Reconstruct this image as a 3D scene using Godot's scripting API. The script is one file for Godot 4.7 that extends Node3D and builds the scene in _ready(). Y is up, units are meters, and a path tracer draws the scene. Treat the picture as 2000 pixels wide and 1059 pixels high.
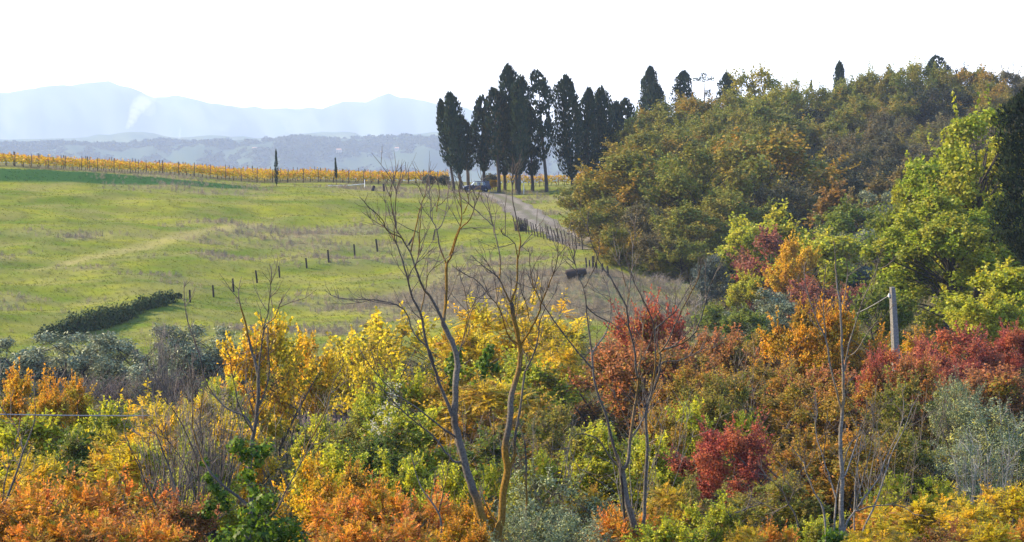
extends Node3D

const F := 4000.0          # focal length in pixels of the 2000 px wide photograph
const HORIZON := 290.0
var pitch := atan((529.5 - HORIZON) / F)
var rng := RandomNumberGenerator.new()
var noise := FastNoiseLite.new()
var patchy := FastNoiseLite.new()
var M := {}                # materials
var T := {}                # plant templates
var used := {}


# ---------------------------------------------------------------- mesh builder
class MB:
	var v := PackedVector3Array()
	var n := PackedVector3Array()
	var c := PackedColorArray()
	var i := PackedInt32Array()

	func tri(a: Vector3, b: Vector3, d: Vector3, col: Color) -> void:
		var k := v.size()
		var nn := (d - a).cross(b - a).normalized()
		v.append(a); v.append(b); v.append(d)
		for q in 3:
			n.append(nn); c.append(col)
		i.append(k); i.append(k + 1); i.append(k + 2)

	func quad(a: Vector3, b: Vector3, d: Vector3, e: Vector3, col: Color) -> void:
		tri(a, b, d, col)
		tri(a, d, e, col)

	func box(p: Vector3, s: Vector3, col: Color, turn := Basis()) -> void:
		var h := s * 0.5
		var q := []
		for k in 8:
			q.append(p + turn * Vector3(h.x if k & 1 else -h.x, h.y if k & 2 else -h.y, h.z if k & 4 else -h.z))
		quad(q[0], q[2], q[3], q[1], col)
		quad(q[5], q[7], q[6], q[4], col)
		quad(q[4], q[6], q[2], q[0], col)
		quad(q[1], q[3], q[7], q[5], col)
		quad(q[2], q[6], q[7], q[3], col)
		quad(q[4], q[0], q[1], q[5], col)

	func leaf(p: Vector3, d: Vector3, nn: Vector3, l: float, w: float, col: Color) -> void:
		var s := nn.cross(d) * (w * 0.5)
		var m := p + d * (l * 0.45) + nn * (w * 0.14)
		var k := v.size()
		v.append(p); v.append(m + s); v.append(p + d * l); v.append(m - s)
		n.append(nn); n.append(nn); n.append(nn); n.append(nn)
		c.append(col); c.append(col); c.append(col); c.append(col)
		i.append(k); i.append(k + 1); i.append(k + 2); i.append(k); i.append(k + 2); i.append(k + 3)

	# a tapered tube through points; cols gives a colour per ring
	func tube(pts: PackedVector3Array, rad: PackedFloat32Array, sides: int, cols: PackedColorArray) -> void:
		var base := v.size()
		var cnt := pts.size()
		var ref := Vector3(0.31, 0.17, 0.93)
		for k in cnt:
			var t: Vector3
			if k == 0: t = pts[1] - pts[0]
			elif k == cnt - 1: t = pts[k] - pts[k - 1]
			else: t = pts[k + 1] - pts[k - 1]
			t = t.normalized()
			var a := t.cross(ref).normalized()
			var b := t.cross(a)
			for s in sides:
				var an := TAU * s / sides
				var o := a * cos(an) + b * sin(an)
				v.append(pts[k] + o * rad[k])
				n.append(o)
				c.append(cols[k])
		for k in cnt - 1:
			for s in sides:
				var p := base + k * sides + s
				var q := base + k * sides + (s + 1) % sides
				i.append(p); i.append(p + sides); i.append(q)
				i.append(q); i.append(p + sides); i.append(q + sides)
		for s in range(1, sides - 1):
			i.append(base + (cnt - 1) * sides); i.append(base + (cnt - 1) * sides + s + 1); i.append(base + (cnt - 1) * sides + s)

	# closed prism of a polygon in the xy plane from z0 to z1
	func prism(poly: PackedVector2Array, z0: float, z1: float, col: Color) -> void:
		var t := Geometry2D.triangulate_polygon(poly)
		for k in range(0, t.size(), 3):
			var a := poly[t[k]]; var b := poly[t[k + 1]]; var d := poly[t[k + 2]]
			tri(Vector3(a.x, a.y, z1), Vector3(b.x, b.y, z1), Vector3(d.x, d.y, z1), col)
			tri(Vector3(a.x, a.y, z0), Vector3(d.x, d.y, z0), Vector3(b.x, b.y, z0), col)
		for k in poly.size():
			var a := poly[k]; var b := poly[(k + 1) % poly.size()]
			quad(Vector3(a.x, a.y, z0), Vector3(b.x, b.y, z0), Vector3(b.x, b.y, z1), Vector3(a.x, a.y, z1), col)

	func mesh() -> ArrayMesh:
		var a := []
		a.resize(Mesh.ARRAY_MAX)
		a[Mesh.ARRAY_VERTEX] = v
		a[Mesh.ARRAY_NORMAL] = n
		a[Mesh.ARRAY_COLOR] = c
		a[Mesh.ARRAY_INDEX] = i
		var m := ArrayMesh.new()
		m.add_surface_from_arrays(Mesh.PRIMITIVE_TRIANGLES, a)
		return m


# ---------------------------------------------------------------- small helpers
func rr(a: float, b: float) -> float:
	return a + (b - a) * rng.randf()

func rvec() -> Vector3:
	var y := rng.randf() * 2.0 - 1.0
	var a := rng.randf() * TAU
	var r := sqrt(1.0 - y * y)
	return Vector3(r * cos(a), y, r * sin(a))

func numbered(called: String) -> String:
	if not used.has(called):
		used[called] = 0
		return called
	used[called] += 1
	return "%s_%03d" % [called, used[called]]

func tag(o: Node, label := "", category := "", group := "", kind := "") -> Node:
	if label: o.set_meta("label", label)
	if category: o.set_meta("category", category)
	if group: o.set_meta("group", group)
	if kind: o.set_meta("kind", kind)
	return o

func thing(called: String, where: Vector3, label: String, category: String, group := "") -> Node3D:
	var o := Node3D.new()
	o.name = numbered(called)
	add_child(o)
	o.position = where
	tag(o, label, category, group)
	return o

func part(called: String, m: Mesh, mat: Material, parent: Node) -> MeshInstance3D:
	var o := MeshInstance3D.new()
	o.name = called if parent != self else numbered(called)
	o.mesh = m
	o.material_override = mat
	parent.add_child(o, true)
	return o

# a point of the world that the photograph shows at this pixel, at a horizontal distance d
func at(px: float, py: float, d: float) -> Vector3:
	var dir := Basis(Vector3.RIGHT, -pitch) * Vector3((px - 1000.0) / F, (529.5 - py) / F, -1.0)
	return dir * (d / -dir.z)

# where the line of sight of this pixel meets the ground, looking between two distances
func gp(px: float, py: float, d0 := 180.0, d1 := 345.0) -> Vector3:
	var best := at(px, py, d1)
	var d := d0
	while d < d1:
		var p := at(px, py, d)
		if p.y < ground(p.x, d):
			best = p
			break
		d += 0.5
	return Vector3(best.x, ground(best.x, -best.z), best.z)


# ---------------------------------------------------------------- the lie of the land
const GU := [-700.0, 0.0, 250.0, 520.0, 800.0, 1000.0, 1150.0, 1300.0, 1500.0, 2000.0, 2700.0]
const GD := [0.0, 25.0, 45.0, 75.0, 100.0, 130.0, 160.0, 190.0, 215.0, 250.0, 298.0, 306.0, 330.0, 350.0, 400.0, 560.0]
const GH := [
	[-1.7, -6.1, -9.6, -11.9, -13.6, -16.8, -19.3, -19.0, -16.0, -11.0, -4.2, -2.3, -2.1, -1.8, -3.0, -20.0],
	[-1.7, -6.1, -9.6, -11.9, -13.6, -16.8, -19.3, -19.1, -16.3, -11.3, -4.6, -2.95, -2.65, -2.45, -4.0, -22.0],
	[-1.7, -6.1, -9.6, -11.9, -13.6, -16.8, -19.3, -19.0, -16.3, -11.6, -5.1, -4.0, -3.7, -3.45, -5.0, -24.0],
	[-1.7, -6.1, -9.6, -11.9, -13.6, -16.8, -19.4, -18.8, -16.6, -12.5, -6.1, -5.8, -5.3, -4.9, -6.4, -26.0],
	[-1.7, -6.1, -9.6, -11.9, -13.8, -16.9, -19.3, -18.2, -16.0, -12.2, -6.9, -6.5, -6.0, -5.6, -7.0, -24.0],
	[-1.7, -6.1, -9.6, -11.9, -13.8, -16.7, -18.6, -17.0, -14.6, -11.2, -7.4, -6.9, -6.4, -6.0, -7.5, -20.0],
	[-1.7, -6.1, -9.6, -11.9, -13.7, -16.3, -18.0, -16.4, -14.0, -11.0, -7.0, -6.6, -6.1, -5.8, -6.3, -14.0],
	[-1.7, -6.1, -9.6, -11.7, -13.3, -15.8, -17.4, -16.6, -15.0, -12.4, -6.8, -6.2, -4.8, -4.0, -3.5, -6.0],
	[-1.7, -6.1, -9.5, -11.3, -12.6, -14.6, -16.2, -16.4, -15.6, -12.6, -7.5, -6.8, -5.0, -3.6, -1.0, 0.0],
	[-1.7, -6.1, -9.4, -10.9, -11.4, -12.0, -12.0, -11.0, -10.0, -7.5, -5.0, -4.6, -3.2, -1.8, 2.0, 2.0],
	[-1.7, -6.1, -9.2, -10.2, -10.4, -10.0, -9.0, -8.0, -6.5, -5.0, -3.0, -2.6, -1.0, 0.5, 4.5, 4.0]]

func ground(x: float, d: float) -> float:
	var u := clampf(1000.0 + x / maxf(d, 35.0) * F, -699.0, 2699.0)
	var dd := clampf(d, 0.0, 559.0)
	var a := 0
	while GU[a + 1] < u: a += 1
	var b := 0
	while GD[b + 1] < dd: b += 1
	var fu: float = (u - GU[a]) / (GU[a + 1] - GU[a])
	fu = lerpf(fu, fu * fu * (3.0 - 2.0 * fu), 0.6)
	var h := lerpf(curve(GH[a], b, dd), curve(GH[a + 1], b, dd), fu)
	if d < 0.0: h -= d * 0.08
	return h + (noise.get_noise_2d(x * 1.1, d * 1.1) * 0.3 + patchy.get_noise_2d(x * 0.7 + 500.0, d * 1.3) * 1.1 * smoothstep(170.0, 200.0, d) * (1.0 - smoothstep(285.0, 300.0, d))) * smoothstep(20.0, 60.0, d)

# monotone cubic along the distance
func curve(h: Array, b: int, d: float) -> float:
	var n := GD.size()
	var x0: float = GD[b]; var x1: float = GD[b + 1]
	var w := x1 - x0
	var s1: float = (h[b + 1] - h[b]) / w
	var s0: float = s1 if b == 0 else (h[b] - h[b - 1]) / (x0 - GD[b - 1])
	var s2: float = s1 if b + 2 >= n else (h[b + 2] - h[b + 1]) / (GD[b + 2] - x1)
	var m0 := 0.0 if s0 * s1 <= 0.0 else 2.0 * s0 * s1 / (s0 + s1)
	var m1 := 0.0 if s2 * s1 <= 0.0 else 2.0 * s2 * s1 / (s2 + s1)
	var t := (d - x0) / w
	var t2 := t * t
	var t3 := t2 * t
	return (2.0 * t3 - 3.0 * t2 + 1.0) * h[b] + (t3 - 2.0 * t2 + t) * w * m0 + (3.0 * t2 - 2.0 * t3) * h[b + 1] + (t3 - t2) * w * m1

# how much dry brown weed stands here (0 to 1)
func dryness(x: float, d: float) -> float:
	var u := 1000.0 + x / maxf(d, 35.0) * F
	var v := patchy.get_noise_2d(x * 0.55, d * 1.25) * 0.95 + patchy.get_noise_2d(x * 2.1 + 70.0, d * 3.4) * 0.6
	var b := -0.12
	b += 1.0 * exp(-pow((u - 960.0) / 260.0, 2.0) - pow((d - 214.0) / 15.0, 2.0))
	b += 0.5 * exp(-pow((u - 640.0) / 120.0, 2.0) - pow((d - 201.0) / 6.0, 2.0))
	b += 0.3 * exp(-pow((u - 560.0) / 170.0, 2.0) - pow((d - 262.0) / 10.0, 2.0))
	b += 0.42 * exp(-pow((u - 330.0) / 140.0, 2.0) - pow((d - 246.0) / 6.0, 2.0))
	b += 0.95 * exp(-pow((u - 880.0) / 250.0, 2.0) - pow((d - 308.0) / 8.0, 2.0))
	b += 0.6 * exp(-pow((u - 1320.0) / 170.0, 2.0) - pow((d - 205.0) / 16.0, 2.0))
	b -= 0.45 * exp(-pow((u - 860.0) / 150.0, 2.0) - pow((d - 288.0) / 8.0, 2.0))
	b -= 0.3 * exp(-pow((u - 180.0) / 320.0, 2.0) - pow((d - 282.0) / 10.0, 2.0))
	return clampf((v + b) * 1.25 + 0.08, 0.0, 1.0)

# a pale streak of mown straw across the field
func straw(x: float, d: float) -> float:
	var u := 1000.0 + x / d * F
	var line := 264.0 - (470.0 - u) * 0.074
	return exp(-pow((d - line) / 2.0, 2.0)) * smoothstep(40.0, 160.0, u) * (1.0 - smoothstep(440.0, 600.0, u))

func ground_color(x: float, d: float) -> Color:
	var u := 1000.0 + x / maxf(d, 35.0) * F
	var green := Color(0.105, 0.14, 0.018).lerp(Color(0.205, 0.21, 0.026), clampf(patchy.get_noise_2d(x * 1.3 + 300.0, d * 2.4) * 1.5 + 0.5, 0.0, 1.0))
	green = green.lerp(Color(0.085, 0.145, 0.02), clampf(noise.get_noise_2d(x * 6.0, d * 11.0) * 0.9, 0.0, 0.5))
	green = green.lerp(Color(0.115, 0.115, 0.035), clampf(noise.get_noise_2d(x * 3.0 + d * 0.8, d * 16.0 - x * 1.5) * 1.3 + 0.1, 0.0, 0.65))
	var c := green.lerp(Color(0.205, 0.175, 0.11), dryness(x, d) * 0.75)
	c = c.lerp(Color(0.185, 0.175, 0.055), clampf(patchy.get_noise_2d(x * 1.7 - 90.0, d * 3.6 + 40.0) * 1.5 + 0.05, 0.0, 0.75))
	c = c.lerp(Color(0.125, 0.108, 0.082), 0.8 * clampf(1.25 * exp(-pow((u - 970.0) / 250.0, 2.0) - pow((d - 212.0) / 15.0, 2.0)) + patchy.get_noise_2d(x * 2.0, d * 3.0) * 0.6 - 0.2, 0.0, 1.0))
	c = c.lerp(Color(0.34, 0.28, 0.12), straw(x, d) * 0.55)
	# bank of deep green grass below the vines on the left
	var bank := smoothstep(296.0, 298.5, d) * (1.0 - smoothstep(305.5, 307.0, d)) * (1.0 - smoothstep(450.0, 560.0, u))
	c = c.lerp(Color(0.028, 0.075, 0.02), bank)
	# tilled earth under the vines
	c = c.lerp(Color(0.105, 0.08, 0.058), smoothstep(309.0, 312.0, d - maxf(u, 0.0) * 0.03) * (1.0 - smoothstep(880.0, 960.0, u)) * (0.6 + 0.4 * noise.get_noise_2d(x * 5.0, d * 5.0)))
	# leaf litter under the trees and shrubs
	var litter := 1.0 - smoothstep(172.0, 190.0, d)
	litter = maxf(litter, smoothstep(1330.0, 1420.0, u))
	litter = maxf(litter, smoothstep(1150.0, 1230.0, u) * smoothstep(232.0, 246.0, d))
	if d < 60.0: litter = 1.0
	return c.lerp(Color(0.07, 0.06, 0.028), litter)


func _ready() -> void:
	rng.seed = 7
	noise.seed = 3
	noise.frequency = 0.06
	noise.fractal_octaves = 3
	patchy.seed = 11
	patchy.frequency = 0.045
	patchy.fractal_octaves = 3
	camera_and_light()
	materials()
	land()
	far_land()
	vineyard()
	cypresses()
	wooded_hill()
	middle_trees()
	near_shrubs()
	bare_trees()
	brush_and_ivy()
	fences()
	hut()
	pole_and_cable()
	car()
	small_things()
	grass()
	smoke()


func camera_and_light() -> void:
	var cam := Camera3D.new()
	cam.name = "camera"
	add_child(cam)
	cam.fov = rad_to_deg(2.0 * atan(529.5 / F))
	cam.rotation.x = -pitch
	cam.near = 0.5
	cam.far = 40000.0
	cam.current = true
	var e := Environment.new()
	e.background_mode = Environment.BG_SKY
	e.tonemap_mode = Environment.TONE_MAPPER_LINEAR
	e.tonemap_exposure = 3.4
	var sky := ProceduralSkyMaterial.new()
	sky.sky_top_color = Color(0.48, 0.63, 0.86)
	sky.sky_horizon_color = Color(1.0, 1.0, 1.0)
	sky.sky_curve = 0.11
	sky.sky_energy_multiplier = 1.0
	sky.ground_bottom_color = Color(0.30, 0.30, 0.24)
	sky.ground_horizon_color = Color(0.75, 0.78, 0.80)
	sky.sun_angle_max = 30.0
	e.sky = Sky.new()
	e.sky.sky_material = sky
	e.background_energy_multiplier = 1.0
	e.fog_enabled = true
	e.fog_density = 0.0001
	e.fog_light_color = Color(0.835, 0.908, 1.0)
	e.volumetric_fog_enabled = true
	e.volumetric_fog_density = 0.0
	e.sdfgi_enabled = true
	e.ssao_enabled = true
	e.ssil_enabled = true
	var w := WorldEnvironment.new()
	w.name = "environment"
	w.environment = e
	add_child(w)
	var sun := DirectionalLight3D.new()
	sun.name = "sun"
	add_child(sun)
	var az := deg_to_rad(72.0)
	var el := deg_to_rad(32.0)
	var to_sun := Vector3(-sin(az) * cos(el), sin(el), -cos(az) * cos(el))
	sun.look_at_from_position(Vector3.ZERO, -to_sun, Vector3.UP)
	sun.light_energy = 1.6
	sun.light_color = Color(1.0, 0.91, 0.76)
	sun.light_angular_distance = 0.6
	sun.shadow_enabled = true


func noise_tex(freq: float, lo: float, hi: float, sd: int) -> NoiseTexture2D:
	var fn := FastNoiseLite.new()
	fn.seed = sd
	fn.frequency = freq
	fn.fractal_octaves = 4
	var t := NoiseTexture2D.new()
	t.width = 512
	t.height = 512
	t.seamless = true
	t.noise = fn
	var g := Gradient.new()
	g.set_color(0, Color(lo, lo, lo))
	g.set_color(1, Color(hi, hi, hi))
	t.color_ramp = g
	return t

func mat(rough: float, spec := 0.3, back := 0.0, tex: Texture2D = null, scale := 1.0, col := Color.WHITE) -> StandardMaterial3D:
	var m := StandardMaterial3D.new()
	m.vertex_color_use_as_albedo = true
	m.albedo_color = col
	m.roughness = rough
	m.metallic_specular = spec
	m.cull_mode = BaseMaterial3D.CULL_DISABLED
	if back > 0.0:
		m.backlight_enabled = true
		m.backlight = Color(back, back, back)
	if tex:
		m.albedo_texture = tex
		m.uv1_triplanar = true
		m.uv1_scale = Vector3.ONE * scale
	return m

func materials() -> void:
	var fine := noise_tex(0.03, 0.72, 1.0, 5)
	var coarse := noise_tex(0.02, 0.5, 1.0, 6)
	M.leaf = mat(0.5, 0.28, 1.0)
	M.oak = mat(0.6, 0.2, 0.75)
	M.grass = mat(0.7, 0.15, 0.8)
	M.conifer = mat(0.75, 0.15, 0.25)
	M.olive = mat(0.5, 0.3, 0.5)
	M.twig = mat(0.9, 0.2)
	M.bark = mat(0.92, 0.2, 0.0, coarse, 1.7)
	M.wood = mat(0.9, 0.2, 0.0, coarse, 3.0)
	M.stone = mat(0.92, 0.25, 0.0, coarse, 1.3)
	M.ground = mat(1.0, 0.08, 0.0, fine, 0.35)
	M.ground.uv1_world_triplanar = true
	M.track = mat(0.95, 0.2, 0.0, coarse, 0.8)
	M.track.uv1_world_triplanar = true
	M.far = mat(1.0, 0.1)
	M.metal = mat(0.4, 0.5)
	M.metal.metallic = 0.7
	M.paint = mat(0.35, 0.4)
	M.paint.clearcoat_enabled = true
	M.paint.clearcoat = 0.35
	M.paint.clearcoat_roughness = 0.08
	M.rubber = mat(0.9, 0.2)
	M.matt = mat(0.8, 0.3)
	M.glass = StandardMaterial3D.new()
	M.glass.albedo_color = Color(0.75, 0.82, 0.85, 0.12)
	M.glass.transparency = BaseMaterial3D.TRANSPARENCY_ALPHA
	M.glass.roughness = 0.03
	M.glass.metallic_specular = 0.6


# ---------------------------------------------------------------- ground sheet
func land() -> void:
	var xs := PackedFloat32Array([-900.0, -600.0, -400.0, -280.0, -220.0])
	var x := -180.0
	while x <= 180.0:
		xs.append(x)
		x += 1.2 if absf(x) < 100.0 else 4.0
	for q in [220.0, 280.0, 400.0, 600.0, 900.0]: xs.append(q)
	var ds := PackedFloat32Array([-300.0, -120.0, -60.0, -30.0, -15.0])
	var d := 0.0
	while d < 560.0:
		ds.append(d)
		if d < 150.0: d += 2.0
		elif d < 350.0: d += 0.9
		else: d += 5.0
	for q in [600.0, 680.0, 800.0, 1000.0, 1300.0, 1600.0]: ds.append(q)
	var m := MB.new()
	for k in ds.size():
		for j in xs.size():
			var px := xs[j]
			var pd := ds[k]
			var h := ground(clampf(px, -180.0, 180.0), minf(pd, 559.0))
			var low := maxf(smoothstep(180.0, 900.0, absf(px)), smoothstep(560.0, 1600.0, pd))
			h = lerpf(h, -110.0, low)
			m.v.append(Vector3(px, h, -pd))
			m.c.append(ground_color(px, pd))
			m.n.append(Vector3.UP)
	var w := xs.size()
	for k in ds.size():
		for j in w:
			var l := m.v[k * w + maxi(j - 1, 0)]
			var r := m.v[k * w + mini(j + 1, w - 1)]
			var a := m.v[maxi(k - 1, 0) * w + j]
			var b := m.v[mini(k + 1, ds.size() - 1) * w + j]
			m.n[k * w + j] = (r - l).cross(b - a).normalized()
	for k in ds.size() - 1:
		for j in w - 1:
			var p := k * w + j
			m.i.append(p); m.i.append(p + w); m.i.append(p + 1)
			m.i.append(p + 1); m.i.append(p + w); m.i.append(p + w + 1)
	tag(part("ground", m.mesh(), M.ground, self), "rolling ground of green and brown meadow with leaf litter under the shrubs", "", "", "structure")
	# the dirt track that comes down from the cypresses
	var mid := [[925, 376, 1.6], [958, 379, 1.9], [985, 390, 2.1], [1012, 408, 2.2], [1036, 424, 2.2], [1066, 443, 2.2], [1104, 462, 2.1], [1142, 479, 2.0], [1165, 489, 1.9]]
	var c3 := Curve3D.new()
	for q in mid:
		var g := gp(q[0], q[1], 225.0, 345.0)
		c3.add_point(g, Vector3.ZERO, Vector3.ZERO)
	var t := MB.new()
	var steps := 90
	var len3 := c3.get_baked_length()
	for k in steps + 1:
		var s := len3 * k / steps
		var p := c3.sample_baked(s)
		var q := c3.sample_baked(minf(s + 2.0, len3)) - c3.sample_baked(maxf(s - 2.0, 0.0))
		q.y = 0.0
		var side := q.normalized().cross(Vector3.UP)
		for j in 11:
			var f := (j - 5) / 5.0
			var o := p + side * f * (2.25 + noise.get_noise_2d(s * 3.0, signf(f) * 40.0) * 0.5)
			var rut := exp(-pow((absf(f) - 0.5) / 0.2, 2.0))
			o.y = ground(o.x, -o.z) + 0.10 - 0.05 * rut - (0.14 if absf(f) > 0.95 else 0.0)
			t.v.append(o)
			t.n.append(Vector3.UP)
			var col := Color(0.155, 0.135, 0.11).lerp(Color(0.29, 0.26, 0.215), rut * (0.7 + noise.get_noise_2d(s * 6.0, f * 9.0)))
			col = col.lerp(Color(0.13, 0.15, 0.05), clampf(exp(-f * f * 18.0) * 0.55 + noise.get_noise_2d(o.x * 9.0, o.z * 9.0) * 0.5, 0.0, 0.8))
			t.c.append(col)
	for k in steps:
		for j in 10:
			var p := k * 11 + j
			t.i.append(p); t.i.append(p + 11); t.i.append(p + 1)
			t.i.append(p + 1); t.i.append(p + 11); t.i.append(p + 12)
	tag(part("dirt_track", t.mesh(), M.track, self), "pale dirt track with two ruts coming down from the cypresses", "", "", "structure")


# ---------------------------------------------------------------- far hills
# a ridge whose crest stands at the heights given by pixels, built as a wide hill with spurs
func ridge(called: String, label: String, d0: float, depth: float, crest: Array, rough: float, cols: Array, sd: int, columns := 220) -> void:
	var fn := FastNoiseLite.new()
	fn.seed = sd
	fn.frequency = 1.0
	fn.fractal_octaves = 4
	var m := MB.new()
	var rows := 17
	for k in rows:
		var s := -1.0 + 2.0 * k / (rows - 1)
		for j in columns + 1:
			var u := -1400.0 + 4800.0 * j / columns
			var a := 0
			while a < crest.size() - 2 and crest[a + 1][0] < u: a += 1
			var f := clampf((u - crest[a][0]) / (crest[a + 1][0] - crest[a][0]), 0.0, 1.0)
			var py := lerpf(crest[a][1], crest[a + 1][1], lerpf(f, f * f * (3.0 - 2.0 * f), 0.7))
			var h := at(u, py, d0).y
			var dd := d0 + s * depth + fn.get_noise_1d(u * 0.006) * depth * 0.25
			var prof := pow(cos(s * PI * 0.5), 1.3)
			var spur := fn.get_noise_2d(u * 0.02, s * 2.2) * rough * (prof * (1.0 - prof) * 3.0 + 0.22 * prof)
			spur += fn.get_noise_2d(u * 0.09, s * 4.0) * rough * 0.10 * prof
			m.v.append(Vector3((u - 1000.0) / F * dd, lerpf(-112.0, h, prof) + spur, -dd))
			m.n.append(Vector3.UP)
			var q := clampf(fn.get_noise_2d(u * 0.05 + 31.0, s * 9.0) * 1.4 + 0.4, 0.0, 1.0)
			m.c.append((cols[0] as Color).lerp(cols[1], q))
	var w := columns + 1
	for k in rows:
		for j in w:
			var l := m.v[k * w + maxi(j - 1, 0)]
			var r := m.v[k * w + mini(j + 1, w - 1)]
			var a := m.v[maxi(k - 1, 0) * w + j]
			var b := m.v[mini(k + 1, rows - 1) * w + j]
			m.n[k * w + j] = (r - l).cross(b - a).normalized()
	for k in rows - 1:
		for j in columns:
			var p := k * w + j
			m.i.append(p); m.i.append(p + w); m.i.append(p + 1)
			m.i.append(p + 1); m.i.append(p + w); m.i.append(p + w + 1)
	tag(part(called, m.mesh(), M.far, self), label, "", "", "structure")

func far_land() -> void:
	var v := MB.new()
	v.quad(Vector3(-14000, -112, -600), Vector3(-14000, -112, -14000), Vector3(14000, -112, -14000), Vector3(14000, -112, -600), Color(0.07, 0.09, 0.035))
	tag(part("valley_floor", v.mesh(), M.far, self), "hazy valley floor beyond the vineyard", "", "", "structure")
	var green := [Color(0.022, 0.04, 0.018), Color(0.06, 0.075, 0.03)]
	ridge("mountains", "pale blue mountain range along the skyline", 10500.0, 2600.0, [[-1400, 215], [-600, 195], [-250, 172], [0, 180], [60, 178], [95, 168], [140, 168], [175, 163], [205, 157], [240, 170], [300, 187], [355, 190], [400, 203], [440, 207], [520, 215], [560, 212], [630, 212], [680, 197], [770, 187], [840, 199], [890, 210], [960, 226], [1100, 240], [1400, 230], [2000, 215], [3400, 225]], 90.0, green, 21)
	ridge("foothills", "low hazy foothills in front of the mountain range", 6300.0, 700.0, [[-1400, 262], [0, 272], [150, 270], [200, 264], [262, 257], [300, 260], [350, 270], [420, 264], [470, 267], [530, 271], [590, 262], [640, 257], [700, 260], [716, 270], [850, 258], [1000, 262], [3400, 262]], 22.0, green, 22)
	ridge("far_hill", "blue wooded hill across the valley behind the vineyard", 4800.0, 900.0, [[-1400, 286], [0, 284], [120, 281], [240, 285], [300, 276], [380, 280], [470, 273], [520, 275], [590, 270], [690, 271], [760, 269], [850, 273], [1000, 270], [3400, 280]], 16.0, [Color(0.018, 0.034, 0.02), Color(0.036, 0.052, 0.028)], 23)
	# woods on the far hill: one mass of crowns
	var blob := MB.new()
	for k in 70:
		var q := rvec()
		q.y = absf(q.y) * 0.9 - 0.1
		blob.leaf(q * rr(0.55, 1.0), (rvec() + Vector3.UP * 0.3).normalized(), (q + rvec() * 0.5).normalized(), rr(0.4, 0.7), rr(0.4, 0.6), Color(1, 1, 1).darkened(rr(0.0, 0.35)))
	var fn := FastNoiseLite.new()
	fn.seed = 90
	fn.frequency = 0.004
	var spots: Array[Vector3] = []
	for k in 9000:
		var u := rr(-150.0, 1150.0)
		var d := 4800.0 - 250.0 + rr(-560.0, 330.0)
		var x := (u - 1000.0) / F * d
		if fn.get_noise_2d(x, d) + rr(-0.25, 0.25) < 0.02: continue
		spots.append(Vector3(x, 0, -d))
	var mm := MultiMesh.new()
	mm.transform_format = MultiMesh.TRANSFORM_3D
	mm.use_colors = true
	mm.mesh = blob.mesh()
	mm.instance_count = spots.size()
	var hill: MeshInstance3D = get_node("far_hill")
	var hv: PackedVector3Array = hill.mesh.surface_get_arrays(0)[Mesh.ARRAY_VERTEX]
	for k in spots.size():
		var s := spots[k]
		# height of the hill there, from its own vertices
		var u := 1000.0 + s.x / -s.z * F
		var j := clampi(int((u + 1400.0) / 4800.0 * 220.0), 0, 219)
		var y := -112.0
		for r in 16:
			var a := hv[r * 221 + j]
			var b := hv[(r + 1) * 221 + j]
			if -s.z >= -a.z and -s.z < -b.z:
				y = lerpf(a.y, b.y, (s.z - a.z) / (b.z - a.z))
		var sz := rr(5.0, 13.0)
		mm.set_instance_transform(k, Transform3D(Basis(Vector3.UP, rr(0, TAU)).scaled(Vector3(sz, sz * rr(0.6, 1.0), sz)), Vector3(s.x, y, s.z)))
		mm.set_instance_color(k, Color(0.016, 0.03, 0.018).lerp(Color(0.032, 0.042, 0.02), rng.randf()))
	var o := MultiMeshInstance3D.new()
	o.name = "distant_woodland"
	o.multimesh = mm
	o.material_override = M.far
	add_child(o)
	tag(o, "distant woodland covering the blue hill across the valley", "woodland", "", "stuff")
	# farmhouses on the far hill
	var k := 0
	for q in [[497, 288, "pinkish far farmhouse at the left on the blue hill"], [662, 291, "whitish far farmhouse on the blue hill above the small slender cypress"], [748, 296, "pale far house among woods on the blue hill, left of the cypress grove"], [775, 288, "small pale far house highest on the blue hill"], [800, 299, "pale far house on the blue hill nearest the cypress grove"]]:
		var p := at(q[0], q[1] + 3, 4480.0)
		var h := thing("farmhouse", p - Vector3(0, 4, 0), q[2], "house", "farmhouses on the far hill")
		var wide := 9.0 + 2.0 * (k % 3)
		var wl := MB.new()
		wl.box(Vector3(0, 2.5, 0), Vector3(wide, 7, 7), Color(0.34, 0.28, 0.23))
		part("wall", wl.mesh(), M.matt, h)
		var rf := MB.new()
		rf.prism(PackedVector2Array([Vector2(-4.0, 6.02), Vector2(4.0, 6.02), Vector2(0, 8)]), -wide * 0.52, wide * 0.52, Color(0.33, 0.17, 0.11))
		part("roof", rf.mesh(), M.matt, h).rotation.y = PI / 2
		for j in 3:
			var wn := MB.new()
			wn.box(Vector3((j - 1) * wide * 0.28, 3.5, 3.52), Vector3(1.2, 1.7, 0.1), Color(0.06, 0.06, 0.07))
			part("window", wn.mesh(), M.matt, h)
		h.rotation.y = [0.3, -0.2, 0.5, 0.0, -0.4][k]
		k += 1


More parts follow.
